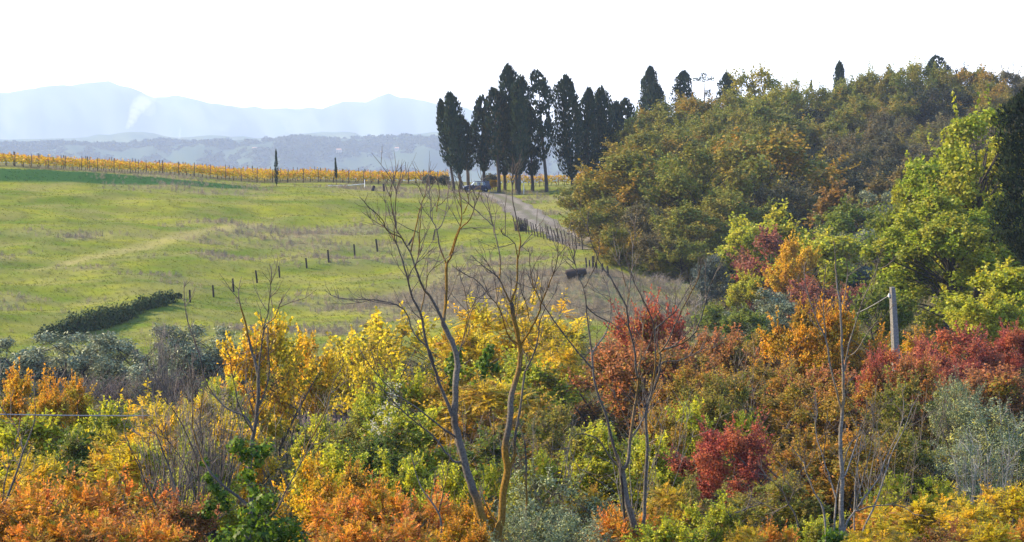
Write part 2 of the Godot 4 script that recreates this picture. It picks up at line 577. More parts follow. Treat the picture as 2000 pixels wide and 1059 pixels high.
# ---------------------------------------------------------------- vineyard
func vineyard() -> void:
	var kinds := []   # a few vines that all rows share
	for k in 6:
		var m := MB.new()
		var hue := rng.randf()
		for q in 95:
			var p := Vector3(rr(-0.75, 0.75), 0.0, rr(-0.3, 0.3))
			var top := 1.75 + 0.35 * noise.get_noise_2d(p.x * 30.0 + k * 50.0, 0.0)
			p.y = rr(0.62, top)
			var f := clampf((p.y - 0.6) / 1.2 + rr(-0.35, 0.35), 0.0, 1.0)
			var col := Color(0.34, 0.31, 0.02).lerp(Color(0.58, 0.31, 0.012), f)
			col = col.lerp(Color(0.56, 0.42, 0.015), hue * rng.randf())
			if rng.randf() < 0.12: col = Color(0.45, 0.14, 0.02)
			if rng.randf() < 0.15 * (1.2 - f): col = Color(0.14, 0.18, 0.02)
			var nn := rvec()
			m.leaf(p, nn.cross(rvec()).normalized(), nn, rr(0.20, 0.30), rr(0.16, 0.24), col.darkened(rr(0.0, 0.25)))
		for q in 3:      # shoots above the canopy
			var x := rr(-0.7, 0.7)
			m.tube(PackedVector3Array([Vector3(x, 1.4, 0), Vector3(x + rr(-0.1, 0.1), rr(1.9, 2.15), rr(-0.1, 0.1))]), PackedFloat32Array([0.015, 0.008]), 3, PackedColorArray([Color(0.3, 0.14, 0.03), Color(0.35, 0.16, 0.03)]))
		kinds.append(m.mesh())
	var stem := MB.new()
	stem.tube(PackedVector3Array([Vector3(0, -0.1, 0), Vector3(0.05, 0.4, 0.02), Vector3(-0.02, 0.85, 0)]), PackedFloat32Array([0.05, 0.04, 0.035]), 5, PackedColorArray([Color(0.10, 0.075, 0.05), Color(0.10, 0.075, 0.05), Color(0.10, 0.075, 0.05)]))
	var stem_mesh := stem.mesh()
	var pst := MB.new()
	pst.tube(PackedVector3Array([Vector3(0, -0.2, 0), Vector3(0, 2.2, 0)]), PackedFloat32Array([0.055, 0.05]), 6, PackedColorArray([Color(0.11, 0.085, 0.065), Color(0.15, 0.12, 0.09)]))
	var post_mesh := pst.mesh()
	var names := ["front row of yellow vines on dark posts along the top of the meadow", "second row of yellow vines, just behind the front row", "third row of yellow vines from the meadow", "fourth row of yellow vines from the meadow", "rearmost row of yellow vines, seen only as tips", "short row of orange vines seen between the cypress trunks", "short hindmost row of yellow vines behind the cypress trunks"]
	for r in 7:
		var a: Vector3
		var b: Vector3
		if r < 5:
			a = at(-70, 326, 312.0 + r * 2.6)
			b = at(868, 360, 337.0 + r * 2.6)
		else:
			a = at(958, 358, 336.0 + (r - 5) * 3.0)
			b = at(1150, 358, 336.0 + (r - 5) * 3.0)
		var start := Vector3(a.x, ground(a.x, -a.z), a.z)
		var o := thing("vine_row", start, names[r], "vines", "rows of the vineyard")
		var span := Vector2(b.x - a.x, b.z - a.z)
		var count := int(span.length() / 1.25)
		var turn := atan2(-span.y, span.x)
		var tops := PackedVector3Array()
		for k in count + 1:
			var f := float(k) / count
			var x := lerpf(a.x, b.x, f)
			var z := lerpf(a.z, b.z, f)
			var p := Vector3(x, ground(x, -z), z) - start
			if k % 3 != 1 or r > 0:
				var vine := part("vine", kinds[rng.randi() % 6], M.leaf, o)
				vine.position = p
				vine.rotation.y = turn
				vine.scale = Vector3(1.0, rr(0.88, 1.06), 1.0)
				part("stem", stem_mesh, M.wood, vine)
			else:
				var vine := part("vine", kinds[rng.randi() % 6], M.leaf, o)
				vine.position = p
				vine.rotation.y = turn + PI
				vine.scale = Vector3(1.0, rr(0.85, 1.0), 1.0)
				part("stem", stem_mesh, M.wood, vine)
			if k % (2 if r == 0 else 3) == 0:
				var ps := part("post", post_mesh, M.wood, o)
				ps.position = p + Vector3(sin(turn), 0, cos(turn)) * 0.36
				ps.rotation.z = rr(-0.04, 0.04)
				tops.append(p + Vector3(0, 0.75, 0))
		var w := MB.new()
		for k in tops.size() - 1:
			for h in [0.0, 0.55]:
				w.tube(PackedVector3Array([tops[k] + Vector3(0, h, 0), tops[k + 1] + Vector3(0, h, 0)]), PackedFloat32Array([0.006, 0.006]), 3, PackedColorArray([Color(0.2, 0.2, 0.2), Color(0.2, 0.2, 0.2)]))
		part("wire", w.mesh(), M.metal, o)


# ---------------------------------------------------------------- cypresses
# base pixel, tip pixel, width in pixels, pixel row where the crown ends, distance, airiness, label
func cypress(bx: float, by: float, tx: float, ty: float, w: float, low: float, d: float, airy: float, label: String, group := "cypresses on the crest beside the track", brown := 0.0) -> void:
	var base := at(bx, by, d)
	base.y = ground(base.x, d)
	var tip := at(tx, ty, d) - base
	var cl := at(lerpf(bx, tx, (by - low) / (by - ty)), low, d) - base
	var wide := w * (1.24 if w > 20.0 else 1.15) * d / F
	var o := thing("cypress_tree", base, label, "tree", group)
	var t := MB.new()
	var tr := clampf(wide * 0.095, 0.05, 0.26)
	var bc := Color(0.105, 0.085, 0.07)
	t.tube(PackedVector3Array([Vector3(0, -0.4, 0), cl * 0.5 + Vector3(rr(-0.1, 0.1), 0, 0), cl, (cl + tip) * 0.5, tip * 0.96]), PackedFloat32Array([tr * 1.25, tr, tr * 0.9, tr * 0.5, 0.02]), 8, PackedColorArray([bc, bc, bc, bc, bc]))
	part("trunk", t.mesh(), M.bark, o)
	var m := MB.new()
	var ax := tip - cl
	var hgt := ax.length()
	var near := d < 200.0
	var n := int(clampf(hgt * wide * 75.0, 500.0, 6000.0)) if not near else 22000
	var ph := rr(0.0, 900.0)
	var lobes := 3 + rng.randi() % 3
	var shape := rr(4.5, 8.0) if w > 20.0 else 1.6
	for k in n:
		var s := pow(rng.randf(), 0.85)
		var prof := pow(minf(1.0, s * 4.5 + 0.08), 0.6) * pow(1.0 - pow(s, shape), 0.7) + 0.03
		var an := rng.randf() * TAU
		var bump := 0.84 + 0.62 * noise.get_noise_3d(cos(an) * 9.0 + ph, s * hgt * 3.2, sin(an) * 9.0) + 0.14 * cos(an * lobes + s * 2.0 + ph)
		if airy > 0.0 and noise.get_noise_3d(cos(an) * 12.0 + ph, s * hgt * 7.0, sin(an) * 12.0 - ph) < airy - 0.35: continue
		var r := wide * 0.5 * prof * bump * (0.35 + 0.65 * sqrt(rng.randf()))
		var out := Vector3(cos(an), 0, sin(an))
		var p := cl + ax * s + out * r
		if s > 0.75: p += ax * (s - 0.75) * (0.0 + 0.3 * noise.get_noise_2d(cos(an) * 14.0 + ph, sin(an) * 14.0))
		var dir := (Vector3.UP * 1.3 + out * rr(0.1, 0.9) + rvec() * 0.35).normalized()
		var nn := (out + rvec() * 0.6)
		nn = (nn - dir * nn.dot(dir)).normalized()
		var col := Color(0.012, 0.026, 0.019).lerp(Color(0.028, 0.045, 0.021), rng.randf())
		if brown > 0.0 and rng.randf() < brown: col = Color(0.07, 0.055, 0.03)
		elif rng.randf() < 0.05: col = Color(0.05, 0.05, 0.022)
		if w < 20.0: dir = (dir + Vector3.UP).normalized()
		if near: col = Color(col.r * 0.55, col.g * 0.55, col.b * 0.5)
		m.leaf(p, dir if not near else (dir + rvec() * 0.8).normalized(), nn, rr(0.35, 0.75) * (0.5 if near or w < 20.0 else 1.0), rr(0.18, 0.34) * (0.5 if near or w < 20.0 else 1.0), col)
	part("crown", m.mesh(), M.conifer, o)

func cypresses() -> void:
	cypress(888, 374, 860, 201, 24, 328, 311, 0.0, "leftmost cypress of the grove, slim with a leaning bare trunk")
	cypress(901, 374, 879, 188, 30, 342, 309, 0.0, "tall slim cypress second from the left, leaning over the car bonnet")
	cypress(916, 355, 899, 231, 38, 334, 318, 0.0, "short broad cypress with twin thin trunks right behind the car")
	cypress(946, 357, 940, 195, 40, 336, 317, 0.10, "pointed cypress whose trunk rises behind the car roof", "cypresses on the crest beside the track", 0.06)
	cypress(975, 372, 964, 178, 42, 315, 311, 0.24, "thin brownish cypress with a long bare pale trunk at the track end", "cypresses on the crest beside the track", 0.25)
	cypress(1010, 369, 993, 134, 44, 344, 313, 0.0, "tallest cypress of the grove with a blunt twin top")
	cypress(986, 364, 981, 195, 34, 344, 320, 0.0, "dark cypress in shade half hidden behind the tallest one")
	cypress(1014, 366, 1018, 158, 38, 342, 308, 0.05, "cypress with a needle tip standing in front of the tallest one")
	cypress(1040, 367, 1034, 215, 42, 344, 316, 0.12, "low spreading cypress between the needle-tipped and the ragged one")
	cypress(1068, 374, 1050, 143, 54, 312, 311, 0.30, "ragged airy cypress with a wide broken top and gaps of sky")
	cypress(1118, 367, 1105, 155, 50, 348, 314, 0.0, "broad dense spindle-shaped cypress standing apart from its neighbours")
	cypress(1148, 366, 1150, 180, 36, 346, 317, 0.0, "left one of the twin dark cypresses beside the ochre oak")
	cypress(1178, 368, 1174, 178, 40, 350, 319, 0.0, "right one of the twin dark cypresses beside the ochre oak")
	cypress(1203, 362, 1203, 205, 26, 340, 326, 0.0, "narrow cypress squeezed behind the twin cypresses")
	cypress(1222, 362, 1221, 198, 36, 340, 330, 0.05, "last cypress of the grove, half hidden by the hillside oaks")
	var g := "cypresses rising above the wooded hill"
	cypress(1270, 300, 1270, 136, 34, 270, 372, 0.0, "pointed cypress on the skyline, taller one of a close pair")
	cypress(1277, 300, 1279, 166, 46, 280, 366, 0.0, "stout lower cypress in front of the pointed skyline one", g)
	cypress(1335, 300, 1334, 144, 36, 270, 372, 0.05, "round-topped dark cypress on the skyline beside the ragged pine", g)
	cypress(1420, 280, 1421, 146, 40, 250, 382, 0.12, "broad three-tipped cypress on the skyline left of the open yellow-green tree", g)
	cypress(1585, 280, 1585, 158, 16, 250, 410, 0.0, "tiny cypress tip poking over the ridge, smallest of the skyline", g)
	cypress(1640, 270, 1640, 126, 22, 240, 410, 0.0, "lone dark cypress tip above the middle of the wooded ridge", g)
	cypress(1735, 260, 1737, 143, 22, 235, 415, 0.1, "blunt dark conifer tip right of the lone cypress tip on the ridge", g)
	cypress(1826, 260, 1828, 114, 52, 200, 412, 0.16, "dark broad conifer crowning the highest point of the wooded ridge", g)
	cypress(540, 366, 539, 296, 8, 362, 309, 0.0, "small slender cypress standing alone before the vine row", "small cypresses at the vineyard edge")
	cypress(657, 365, 655, 312, 4.5, 350, 322, 0.0, "smallest thin young cypress in the vine row, right of the slender one", "small cypresses at the vineyard edge")
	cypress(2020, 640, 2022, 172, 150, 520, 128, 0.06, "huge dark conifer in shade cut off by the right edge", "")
	# ragged pine
	var b := at(1374, 300, 374)
	b.y = ground(b.x, 374)
	var top := at(1374, 150, 374).y - b.y
	var o := thing("pine_tree", b, "ragged pine with tufted boughs on the skyline beside the round-topped cypress", "tree")
	var t := MB.new()
	var m := MB.new()
	var bark := Color(0.08, 0.06, 0.05)
	t.tube(PackedVector3Array([Vector3(0, -0.4, 0), Vector3(0.2, top * 0.5, 0), Vector3(0.1, top * 0.97, 0)]), PackedFloat32Array([0.25, 0.18, 0.04]), 6, PackedColorArray([bark, bark, bark]))
	for k in 17:
		var y := top * rr(0.45, 1.0)
		var an := rr(0, TAU)
		var e := Vector3(cos(an) * rr(0.4, 1.9), 0.35, sin(an) * rr(0.4, 1.9)) + Vector3(0, y, 0)
		t.tube(PackedVector3Array([Vector3(0.1, y, 0), e]), PackedFloat32Array([0.06, 0.03]), 4, PackedColorArray([bark, bark]))
		for q in 75:
			var dv := rvec()
			m.leaf(e + dv * rr(0.1, 0.6) * Vector3(1.2, 0.7, 1.2), (dv + Vector3.UP * 0.6).normalized(), dv.cross(rvec()).normalized(), rr(0.25, 0.45), 0.16, Color(0.018, 0.035, 0.02).lerp(Color(0.04, 0.055, 0.022), rng.randf()))
	part("trunk", t.mesh(), M.bark, o)
	part("crown", m.mesh(), M.conifer, o)


# ---------------------------------------------------------------- plant templates
func pick(pal: Array) -> Color:
	return (pal[rng.randi() % pal.size()] as Color).lerp(pal[rng.randi() % pal.size()], rng.randf() * 0.6)

# A crown of lobes filled with single leaves or with feathered fronds, and the stem that carries it.
# p: w, h (metres), y0 (share of h that is bare stem), lobes, lr (lobe radius / w), n leaves, l, wd (leaf size), pal, fronds (pairs of leaflets), cone, stems, twigs
func template(p: Dictionary) -> Dictionary:
	var m := MB.new()
	var t := MB.new()
	var w: float = p.w
	var h: float = p.h
	var y0: float = p.get("y0", 0.1) * h
	var lobes: int = p.get("lobes", 20)
	var pal: Array = p.pal
	var top_pal: Array = p.get("top", pal)
	var pairs: int = p.get("fronds", 0)
	var cone: float = p.get("cone", 0.0)
	var bark: Color = p.get("bark", Color(0.10, 0.085, 0.07))
	var rag: float = p.get("rag", 0.45)
	var vary: float = p.get("vary", 0.45)
	var stray: Array = p.get("stray", pal)
	var lc := []
	var total := 0.0
	for k in lobes:
		var q := rvec() * pow(rng.randf(), 0.28)
		var wild := k > 3 and rng.randf() < 0.2
		if wild: q *= 1.22
		if k < 2: q = Vector3(rr(-0.15, 0.15), 0.85 - k * 0.8, rr(-0.15, 0.15))
		var r := w * float(p.get("lr", 0.2)) * rr(0.65, 1.3) * (0.62 if wild else 1.0)
		var side := 1.0 - cone * clampf(q.y * 0.5 + 0.5, 0.0, 1.0)
		var hh := (h - y0) * 0.5
		var c := Vector3(q.x * (w * 0.5 - r * 0.8) * side, y0 + hh + q.y * maxf(hh - r * 0.85, 0.1), q.z * (w * 0.5 - r * 0.8) * side)
		var up := clampf((c.y - y0) / (h - y0), 0.0, 1.0)
		var col := pick(top_pal) if rng.randf() < up * 1.2 - 0.1 else pick(pal)
		if rng.randf() < 0.14: col = col.lerp(pick(stray), 0.8)
		lc.append([c, r, col, rr(0.0, 500.0)])
		total += r * r
	var n: int = p.n
	var per := n
	if pairs > 0: per = int(n / (2.0 * pairs + 1.0))
	for e in lc:
		var cnt := int(per * e[1] * e[1] / total)
		var cc: Vector3 = e[0]
		var outw := Vector3(cc.x, (cc.y - y0 - (h - y0) * 0.4) * 0.6, cc.z).normalized()
		for k in cnt:
			var dv := (rvec() + outw * 0.55 + Vector3(0, 0.12, 0)).normalized()
			var q: Vector3 = dv * 26.0
			var bump := 1.0 - rag * 0.5 + rag * 1.5 * noise.get_noise_3d(q.x + e[3], q.y, q.z - e[3])
			var r: float = e[1] * bump * (0.5 + 0.55 * sqrt(rng.randf()))
			var pos := cc + dv * r
			pos.y = maxf(pos.y, 0.02)
			var col: Color = (e[2] as Color).lerp(pick(pal), rng.randf() * 0.6)
			if rng.randf() < 0.16: col = pick(stray)
			var f := rr(1.0 - vary, 1.0 + vary * 0.9)
			col = Color(col.r * f, col.g * f, col.b * f)
			if pairs == 0:
				var nn := (dv * 0.5 + rvec() * 0.85 + Vector3.UP * 0.35).normalized()
				var dd := nn.cross(rvec())
				dd = (dd - Vector3.UP * float(p.get("droop", 0.2)))
				dd = (dd - nn * dd.dot(nn)).normalized()
				m.leaf(pos, dd, nn, p.l * rr(0.7, 1.3), p.wd * rr(0.7, 1.25), col)
			else:
				var dir := (dv + rvec() * 0.55 + Vector3.UP * float(p.get("lift", 0.25))).normalized()
				var side := dir.cross(Vector3.UP + rvec() * 0.35).normalized()
				var step: float = p.l * 0.42
				var a := pos
				for s in pairs:
					a += dir * step
					dir = (dir + Vector3.DOWN * float(p.get("droop", 0.16))).normalized()
					var nn := side.cross(dir).normalized()
					for g in [-1.0, 1.0]:
						var ld: Vector3 = (side * g + dir * 0.45 + Vector3.DOWN * 0.15 + rvec() * 0.15).normalized()
						m.leaf(a, ld, (nn + rvec() * 0.3).normalized(), p.l * rr(0.8, 1.1) * (1.0 - 0.35 * absf(s - pairs * 0.4) / pairs), p.wd, col)
				m.leaf(a, dir, side.cross(dir).normalized(), p.l, p.wd, col)
	# shoots that stand out of the crown
	for k in int(p.get("shoots", 0)):
		var e: Array = lc[rng.randi() % lc.size()]
		var cc: Vector3 = e[0]
		var outw := Vector3(cc.x, (cc.y - y0 - (h - y0) * 0.35) * 0.8, cc.z).normalized()
		var dir := (outw + rvec() * 0.5 + Vector3.UP * 0.55).normalized()
		var a := cc + dir * float(e[1]) * 0.6
		var sl := w * rr(0.10, 0.24)
		var col: Color = (e[2] as Color).lerp(pick(top_pal), 0.5)
		var cnt := int(sl / (p.l * 0.42)) + 3
		t.tube(PackedVector3Array([a, a + dir * sl]), PackedFloat32Array([0.012, 0.005]), 3, PackedColorArray([bark, bark]))
		for q in cnt:
			var pos: Vector3 = a + dir * sl * q / cnt + rvec() * p.l * 0.3
			var ld := (dir * 0.5 + rvec()).normalized()
			var f := rr(0.7, 1.35)
			m.leaf(pos, ld, ld.cross(rvec()).normalized(), p.l * rr(0.8, 1.3), p.wd, Color(col.r * f, col.g * f, col.b * f))
	# stems
	var stems: int = p.get("stems", 1)
	var tall := h * 0.62
	var r0: float = p.get("trunk", 0.02) * h
	for s in stems:
		var foot := Vector3(rr(-0.06, 0.06) * w * (stems - 1), 0, rr(-0.06, 0.06) * w * (stems - 1))
		var mid := foot * 2.0 + Vector3(rr(-0.04, 0.04) * w, tall * 0.5, rr(-0.04, 0.04) * w)
		var end := foot * 4.0 + Vector3(rr(-0.08, 0.08) * w, tall, rr(-0.08, 0.08) * w)
		t.tube(PackedVector3Array([foot - Vector3(0, 0.5, 0), foot + Vector3(0, y0 * 0.3, 0), mid, end]), PackedFloat32Array([r0 * 1.3, r0, r0 * 0.75, r0 * 0.3]), 7, PackedColorArray([bark, bark, bark, bark]))
		for k in range(s, lc.size(), stems):
			var c: Vector3 = lc[k][0]
			var f := clampf((c.y * 0.6) / tall, 0.12, 0.95)
			var from := foot.lerp(mid, f * 2.0) if f < 0.5 else mid.lerp(end, f * 2.0 - 1.0)
			var knee := from.lerp(c, 0.5) + Vector3(rr(-0.05, 0.05), rr(-0.02, 0.06), rr(-0.05, 0.05)) * w
			var lr := r0 * rr(0.22, 0.42)
			t.tube(PackedVector3Array([from, knee, c + rvec() * 0.1]), PackedFloat32Array([lr, lr * 0.7, lr * 0.3]), 4, PackedColorArray([bark, bark, bark]))
			for q in int(p.get("twigs", 2)):
				var e2: Vector3 = c + rvec() * float(lc[k][1]) * 1.05
				t.tube(PackedVector3Array([knee.lerp(c, rng.randf()), e2]), PackedFloat32Array([lr * 0.3, lr * 0.1]), 3, PackedColorArray([bark, bark]))
	# the size that the crown really came out at
	var ys := PackedFloat32Array()
	var rs := PackedFloat32Array()
	for k in range(0, m.v.size(), 23):
		ys.append(m.v[k].y)
		rs.append(absf(m.v[k].x))
		rs.append(absf(m.v[k].z))
	ys.sort()
	rs.sort()
	h = ys[int(ys.size() * 0.998)]
	w = 2.0 * rs[int(rs.size() * 0.975)]
	return {"crown": m.mesh(), "trunk": t.mesh(), "w": w, "h": h, "mat": p.get("mat", "leaf"), "tall": p.get("tall", 1.25)}

func species(called: String, count: int, p: Dictionary) -> void:
	T[called] = []
	for k in count:
		T[called].append(template(p))

# One plant: species, centre and top in pixels, width in pixels, distance; it stands on the ground there and ends at that top.
var counter := {}
func plant(kind: String, px: float, top: float, wpx: float, d: float, called: String, label: String, category: String, group := "") -> Node3D:
	var tip := at(px, top, d)
	var base := Vector3(tip.x, ground(tip.x, d), tip.z)
	var list: Array = T[kind]
	counter[kind] = counter.get(kind, -1) + 1
	var t: Dictionary = list[counter[kind] % list.size()]
	var o := thing(called, base, label, category, group)
	var sx: float = wpx * d / F / t.w
	var full: float = maxf(tip.y - base.y, 0.6)
	var sy: float = clampf(full / t.h, sx * 0.62, sx * t.get("tall", 1.25))
	var lift: float = full - sy * t.h
	var turn := rng.randf() * TAU
	for q in [["trunk", "bark"], ["crown", t.mat]]:
		var c := part(q[0], t[q[0]], M[q[1]], o)
		c.rotation.y = turn
		c.scale = Vector3(sx, sy, sx)
		c.position.y = lift
	if lift > 0.5:
		var m := MB.new()
		var r := 0.03 + full * 0.012
		var bk := Color(0.10, 0.085, 0.07)
		m.tube(PackedVector3Array([Vector3(0, -0.4, 0), Vector3(0.05, lift * 0.5, 0), Vector3(0, lift + 0.1, 0)]), PackedFloat32Array([r * 1.3, r, r * 0.9]), 7, PackedColorArray([bk, bk, bk]))
		part("lower_trunk", m.mesh(), M.bark, o)
	return o


# ---------------------------------------------------------------- the wooded hill
func wooded_hill() -> void:
	var oak := {"w": 9.0, "h": 11.0, "y0": 0.12, "lobes": 34, "lr": 0.15, "shoots": 90, "vary": 0.3, "n": 19000, "l": 0.24, "wd": 0.18, "trunk": 0.018, "twigs": 3, "tall": 1.4, "mat": "oak"}
	species("oak_green", 3, blend(oak, {"stray": [Color(0.18, 0.12, 0.02), Color(0.14, 0.13, 0.02)], "pal": [Color(0.132, 0.158, 0.019), Color(0.098, 0.123, 0.019), Color(0.185, 0.172, 0.022), Color(0.213, 0.150, 0.022)]}))
	species("oak_ochre", 3, blend(oak, {"stray": [Color(0.115, 0.13, 0.02), Color(0.09, 0.11, 0.02)], "pal": [Color(0.231, 0.159, 0.018), Color(0.170, 0.166, 0.021), Color(0.293, 0.159, 0.016), Color(0.123, 0.134, 0.020)]}))
	species("oak_brown", 3, blend(oak, {"n": 14000, "twigs": 6, "pal": [Color(0.103, 0.083, 0.031), Color(0.086, 0.085, 0.026), Color(0.128, 0.091, 0.032), Color(0.073, 0.070, 0.035)]}))
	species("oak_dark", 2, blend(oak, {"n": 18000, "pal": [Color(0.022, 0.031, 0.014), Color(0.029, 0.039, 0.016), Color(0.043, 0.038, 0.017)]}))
	species("oak_open", 2, blend(oak, {"n": 11000, "lobes": 24, "lr": 0.14, "twigs": 5, "pal": [Color(0.207, 0.212, 0.025), Color(0.172, 0.187, 0.022), Color(0.259, 0.204, 0.025)]}))
	var G := "trees of the wooded hill"
	var rows := [
		# crest, from left to right
		["oak_green", 1236, 222, 90, 318, "olive-green tree at the left end of the hill, under the last cypress of the grove"],
		["oak_ochre", 1300, 200, 100, 350, "ochre-tinged tree right below the close pair of skyline cypresses"],
		["oak_ochre", 1362, 186, 110, 355, "brownish green tree at the foot of the ragged pine"],
		["oak_green", 1425, 180, 110, 360, "green tree below the three-tipped skyline cypress"],
		["oak_open", 1488, 130, 110, 372, "open airy yellow-green tree standing highest on the left skyline"],
		["oak_ochre", 1530, 168, 80, 385, "ochre tree in the dip right of the open airy skyline tree"],
		["oak_open", 1554, 152, 60, 395, "small airy round tree on the skyline left of the tiny cypress tip"],
		["oak_ochre", 1598, 172, 84, 395, "orange-brown tree under the tiny cypress tip"],
		["oak_green", 1640, 158, 90, 398, "green tree at the foot of the lone cypress tip"],
		["oak_green", 1694, 132, 92, 405, "rounded green skyline tree right of the lone cypress tip"],
		["oak_green", 1752, 130, 84, 405, "green skyline tree under the blunt conifer tip"],
		["oak_open", 1792, 118, 76, 405, "lacy pale tree on the skyline left of the highest conifer"],
		["oak_green", 1842, 126, 90, 404, "green crown below the highest conifer of the ridge"],
		["oak_dark", 1880, 128, 50, 414, "small dark tree right of the highest conifer"],
		["oak_ochre", 1908, 130, 96, 402, "ochre skyline tree right of the highest point"],
		["oak_brown", 1962, 132, 96, 402, "brownish skyline tree near the right edge"],
		["oak_brown", 2020, 146, 100, 398, "brown skyline tree cut by the right edge"],
		# second tier
		["oak_ochre", 1255, 250, 120, 296, "olive and ochre tree at the left flank of the hill above the big ochre oak"],
		["oak_green", 1330, 240, 120, 312, "green tree in the second tier, above the green oak with dark boughs"],
		["oak_green", 1400, 216, 120, 325, "broad green tree of the second tier, left of the middle"],
		["oak_green", 1472, 196, 120, 340, "bright green tree below the open airy skyline tree"],
		["oak_ochre", 1528, 222, 110, 345, "rusty orange tree in the middle of the second tier"],
		["oak_dark", 1580, 212, 90, 362, "dark green tree left of the brown slope"],
		["oak_ochre", 1578, 246, 84, 340, "small rusty tree just above the dark hollow"],
		["oak_green", 1640, 208, 100, 368, "olive-green tree of the second tier under the lone cypress tip"],
		["oak_ochre", 1690, 192, 100, 376, "orange-brown tree below the rounded skyline tree"],
		["oak_ochre", 1752, 184, 90, 382, "ochre tree left of the dark evergreen mass"],
		["oak_dark", 1806, 168, 130, 384, "dark evergreen oak, left half of the dark mass near the ridge top"],
		["oak_dark", 1862, 172, 110, 386, "dark evergreen oak, right half of the dark mass near the ridge top"],
		["oak_ochre", 1930, 176, 110, 384, "ochre tree right of the dark evergreen mass"],
		["oak_brown", 1992, 186, 110, 382, "reddish brown tree at the right edge of the second tier"],
		# third tier
		["oak_brown", 1630, 262, 120, 336, "purplish brown tree at the left of the brown slope"],
		["oak_brown", 1700, 240, 120, 348, "thin brown tree in the middle of the brown slope"],
		["oak_brown", 1770, 236, 120, 352, "greyish brown tree of the brown slope below the dark evergreens"],
		["oak_brown", 1840, 228, 120, 355, "grey-green brushy tree below the right dark evergreen"],
		["oak_brown", 1905, 222, 120, 355, "brown tree above the tip of the bright green giant"],
		["oak_brown", 1975, 228, 110, 350, "brown tree behind the huge dark conifer"],
		["oak_green", 1456, 250, 120, 305, "green tree above the ochre-crowned oak on the left flank"],
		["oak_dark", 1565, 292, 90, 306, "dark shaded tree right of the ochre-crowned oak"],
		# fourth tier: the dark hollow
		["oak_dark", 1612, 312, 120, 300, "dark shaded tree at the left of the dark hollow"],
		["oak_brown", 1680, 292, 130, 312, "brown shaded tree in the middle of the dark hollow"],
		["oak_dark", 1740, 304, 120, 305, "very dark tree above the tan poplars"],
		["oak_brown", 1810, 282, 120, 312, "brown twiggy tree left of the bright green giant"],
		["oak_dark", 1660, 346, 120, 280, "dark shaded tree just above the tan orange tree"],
		["oak_brown", 1880, 262, 120, 320, "brown tree hidden behind the top of the bright green giant"],
		["oak_ochre", 1385, 232, 100, 318, "ochre tree between the two broad green trees of the second tier"],
		["oak_ochre", 1500, 240, 90, 320, "brownish tree behind the ochre-crowned broadest oak"],
		["oak_green", 1615, 232, 90, 352, "dull green tree above the purplish brown tree"],
		["oak_brown", 1722, 214, 100, 366, "rusty brown tree below the ochre second-tier trees"],
		["oak_brown", 1668, 264, 100, 330, "mauve brown tree between the purplish and the thin brown tree"],
		["oak_brown", 1742, 268, 110, 330, "mauve brown tree above the very dark tree"],
		["oak_green", 1806, 250, 100, 338, "grey-green tree above the brown twiggy tree"],
		["oak_brown", 1868, 246, 100, 338, "brown tree below the grey-green brushy tree"],
		["oak_brown", 1935, 250, 110, 336, "brown tree between the bright giant's tip and the dark conifer"],
		["oak_brown", 1720, 344, 110, 285, "dark brown tree right above the tan poplars"],
		["oak_green", 1412, 206, 90, 345, "bright green tree under the broad three-tipped cypress, lower one"],
		["oak_ochre", 1948, 158, 90, 394, "small ochre tree behind the reddish brown edge tree"],
		# front of the hill beside the meadow
		["oak_green", 1146, 352, 84, 262, "green tree with low boughs nearest the track bend"],
		["oak_ochre", 1226, 286, 170, 256, "big ochre-orange oak beside the twin dark cypresses"],
		["oak_ochre", 1178, 388, 110, 244, "lower ochre tree in front of the big ochre-orange oak"],
		["oak_brown", 1252, 392, 110, 240, "dark brown shaded tree at the foot of the big ochre-orange oak"],
		["oak_green", 1312, 330, 96, 250, "dull green tree between the ochre oak and the green oak with dark boughs"],
		["oak_green", 1364, 282, 150, 246, "large rounded green oak with dark boughs showing"],
		["oak_green", 1340, 396, 110, 232, "lit pale green lower crown in front of the large rounded green oak"],
		["oak_ochre", 1488, 258, 220, 262, "broadest oak of the hill front, olive with an ochre crown"],
		["oak_green", 1430, 362, 120, 240, "olive-green tree at the left foot of the broadest oak"],
		["oak_ochre", 1206, 440, 90, 230, "low ochre bush at the foot of the lower ochre tree"],
		["oak_brown", 1282, 452, 90, 226, "brown leafy thicket under the big ochre-orange oak"],
		["oak_green", 1330, 462, 90, 224, "low green thicket under the pale green lower crown"],
		["oak_ochre", 1420, 440, 90, 232, "low ochre bush between the wood and the lone olive tree"],
		["oak_brown", 1530, 352, 130, 246, "greyish shaded tree at the right foot of the broadest oak"],
	]
	for r in rows:
		plant(r[0], r[1], r[2], r[3] * 1.25, r[4], "broadleaf_tree", r[5], "tree", G)


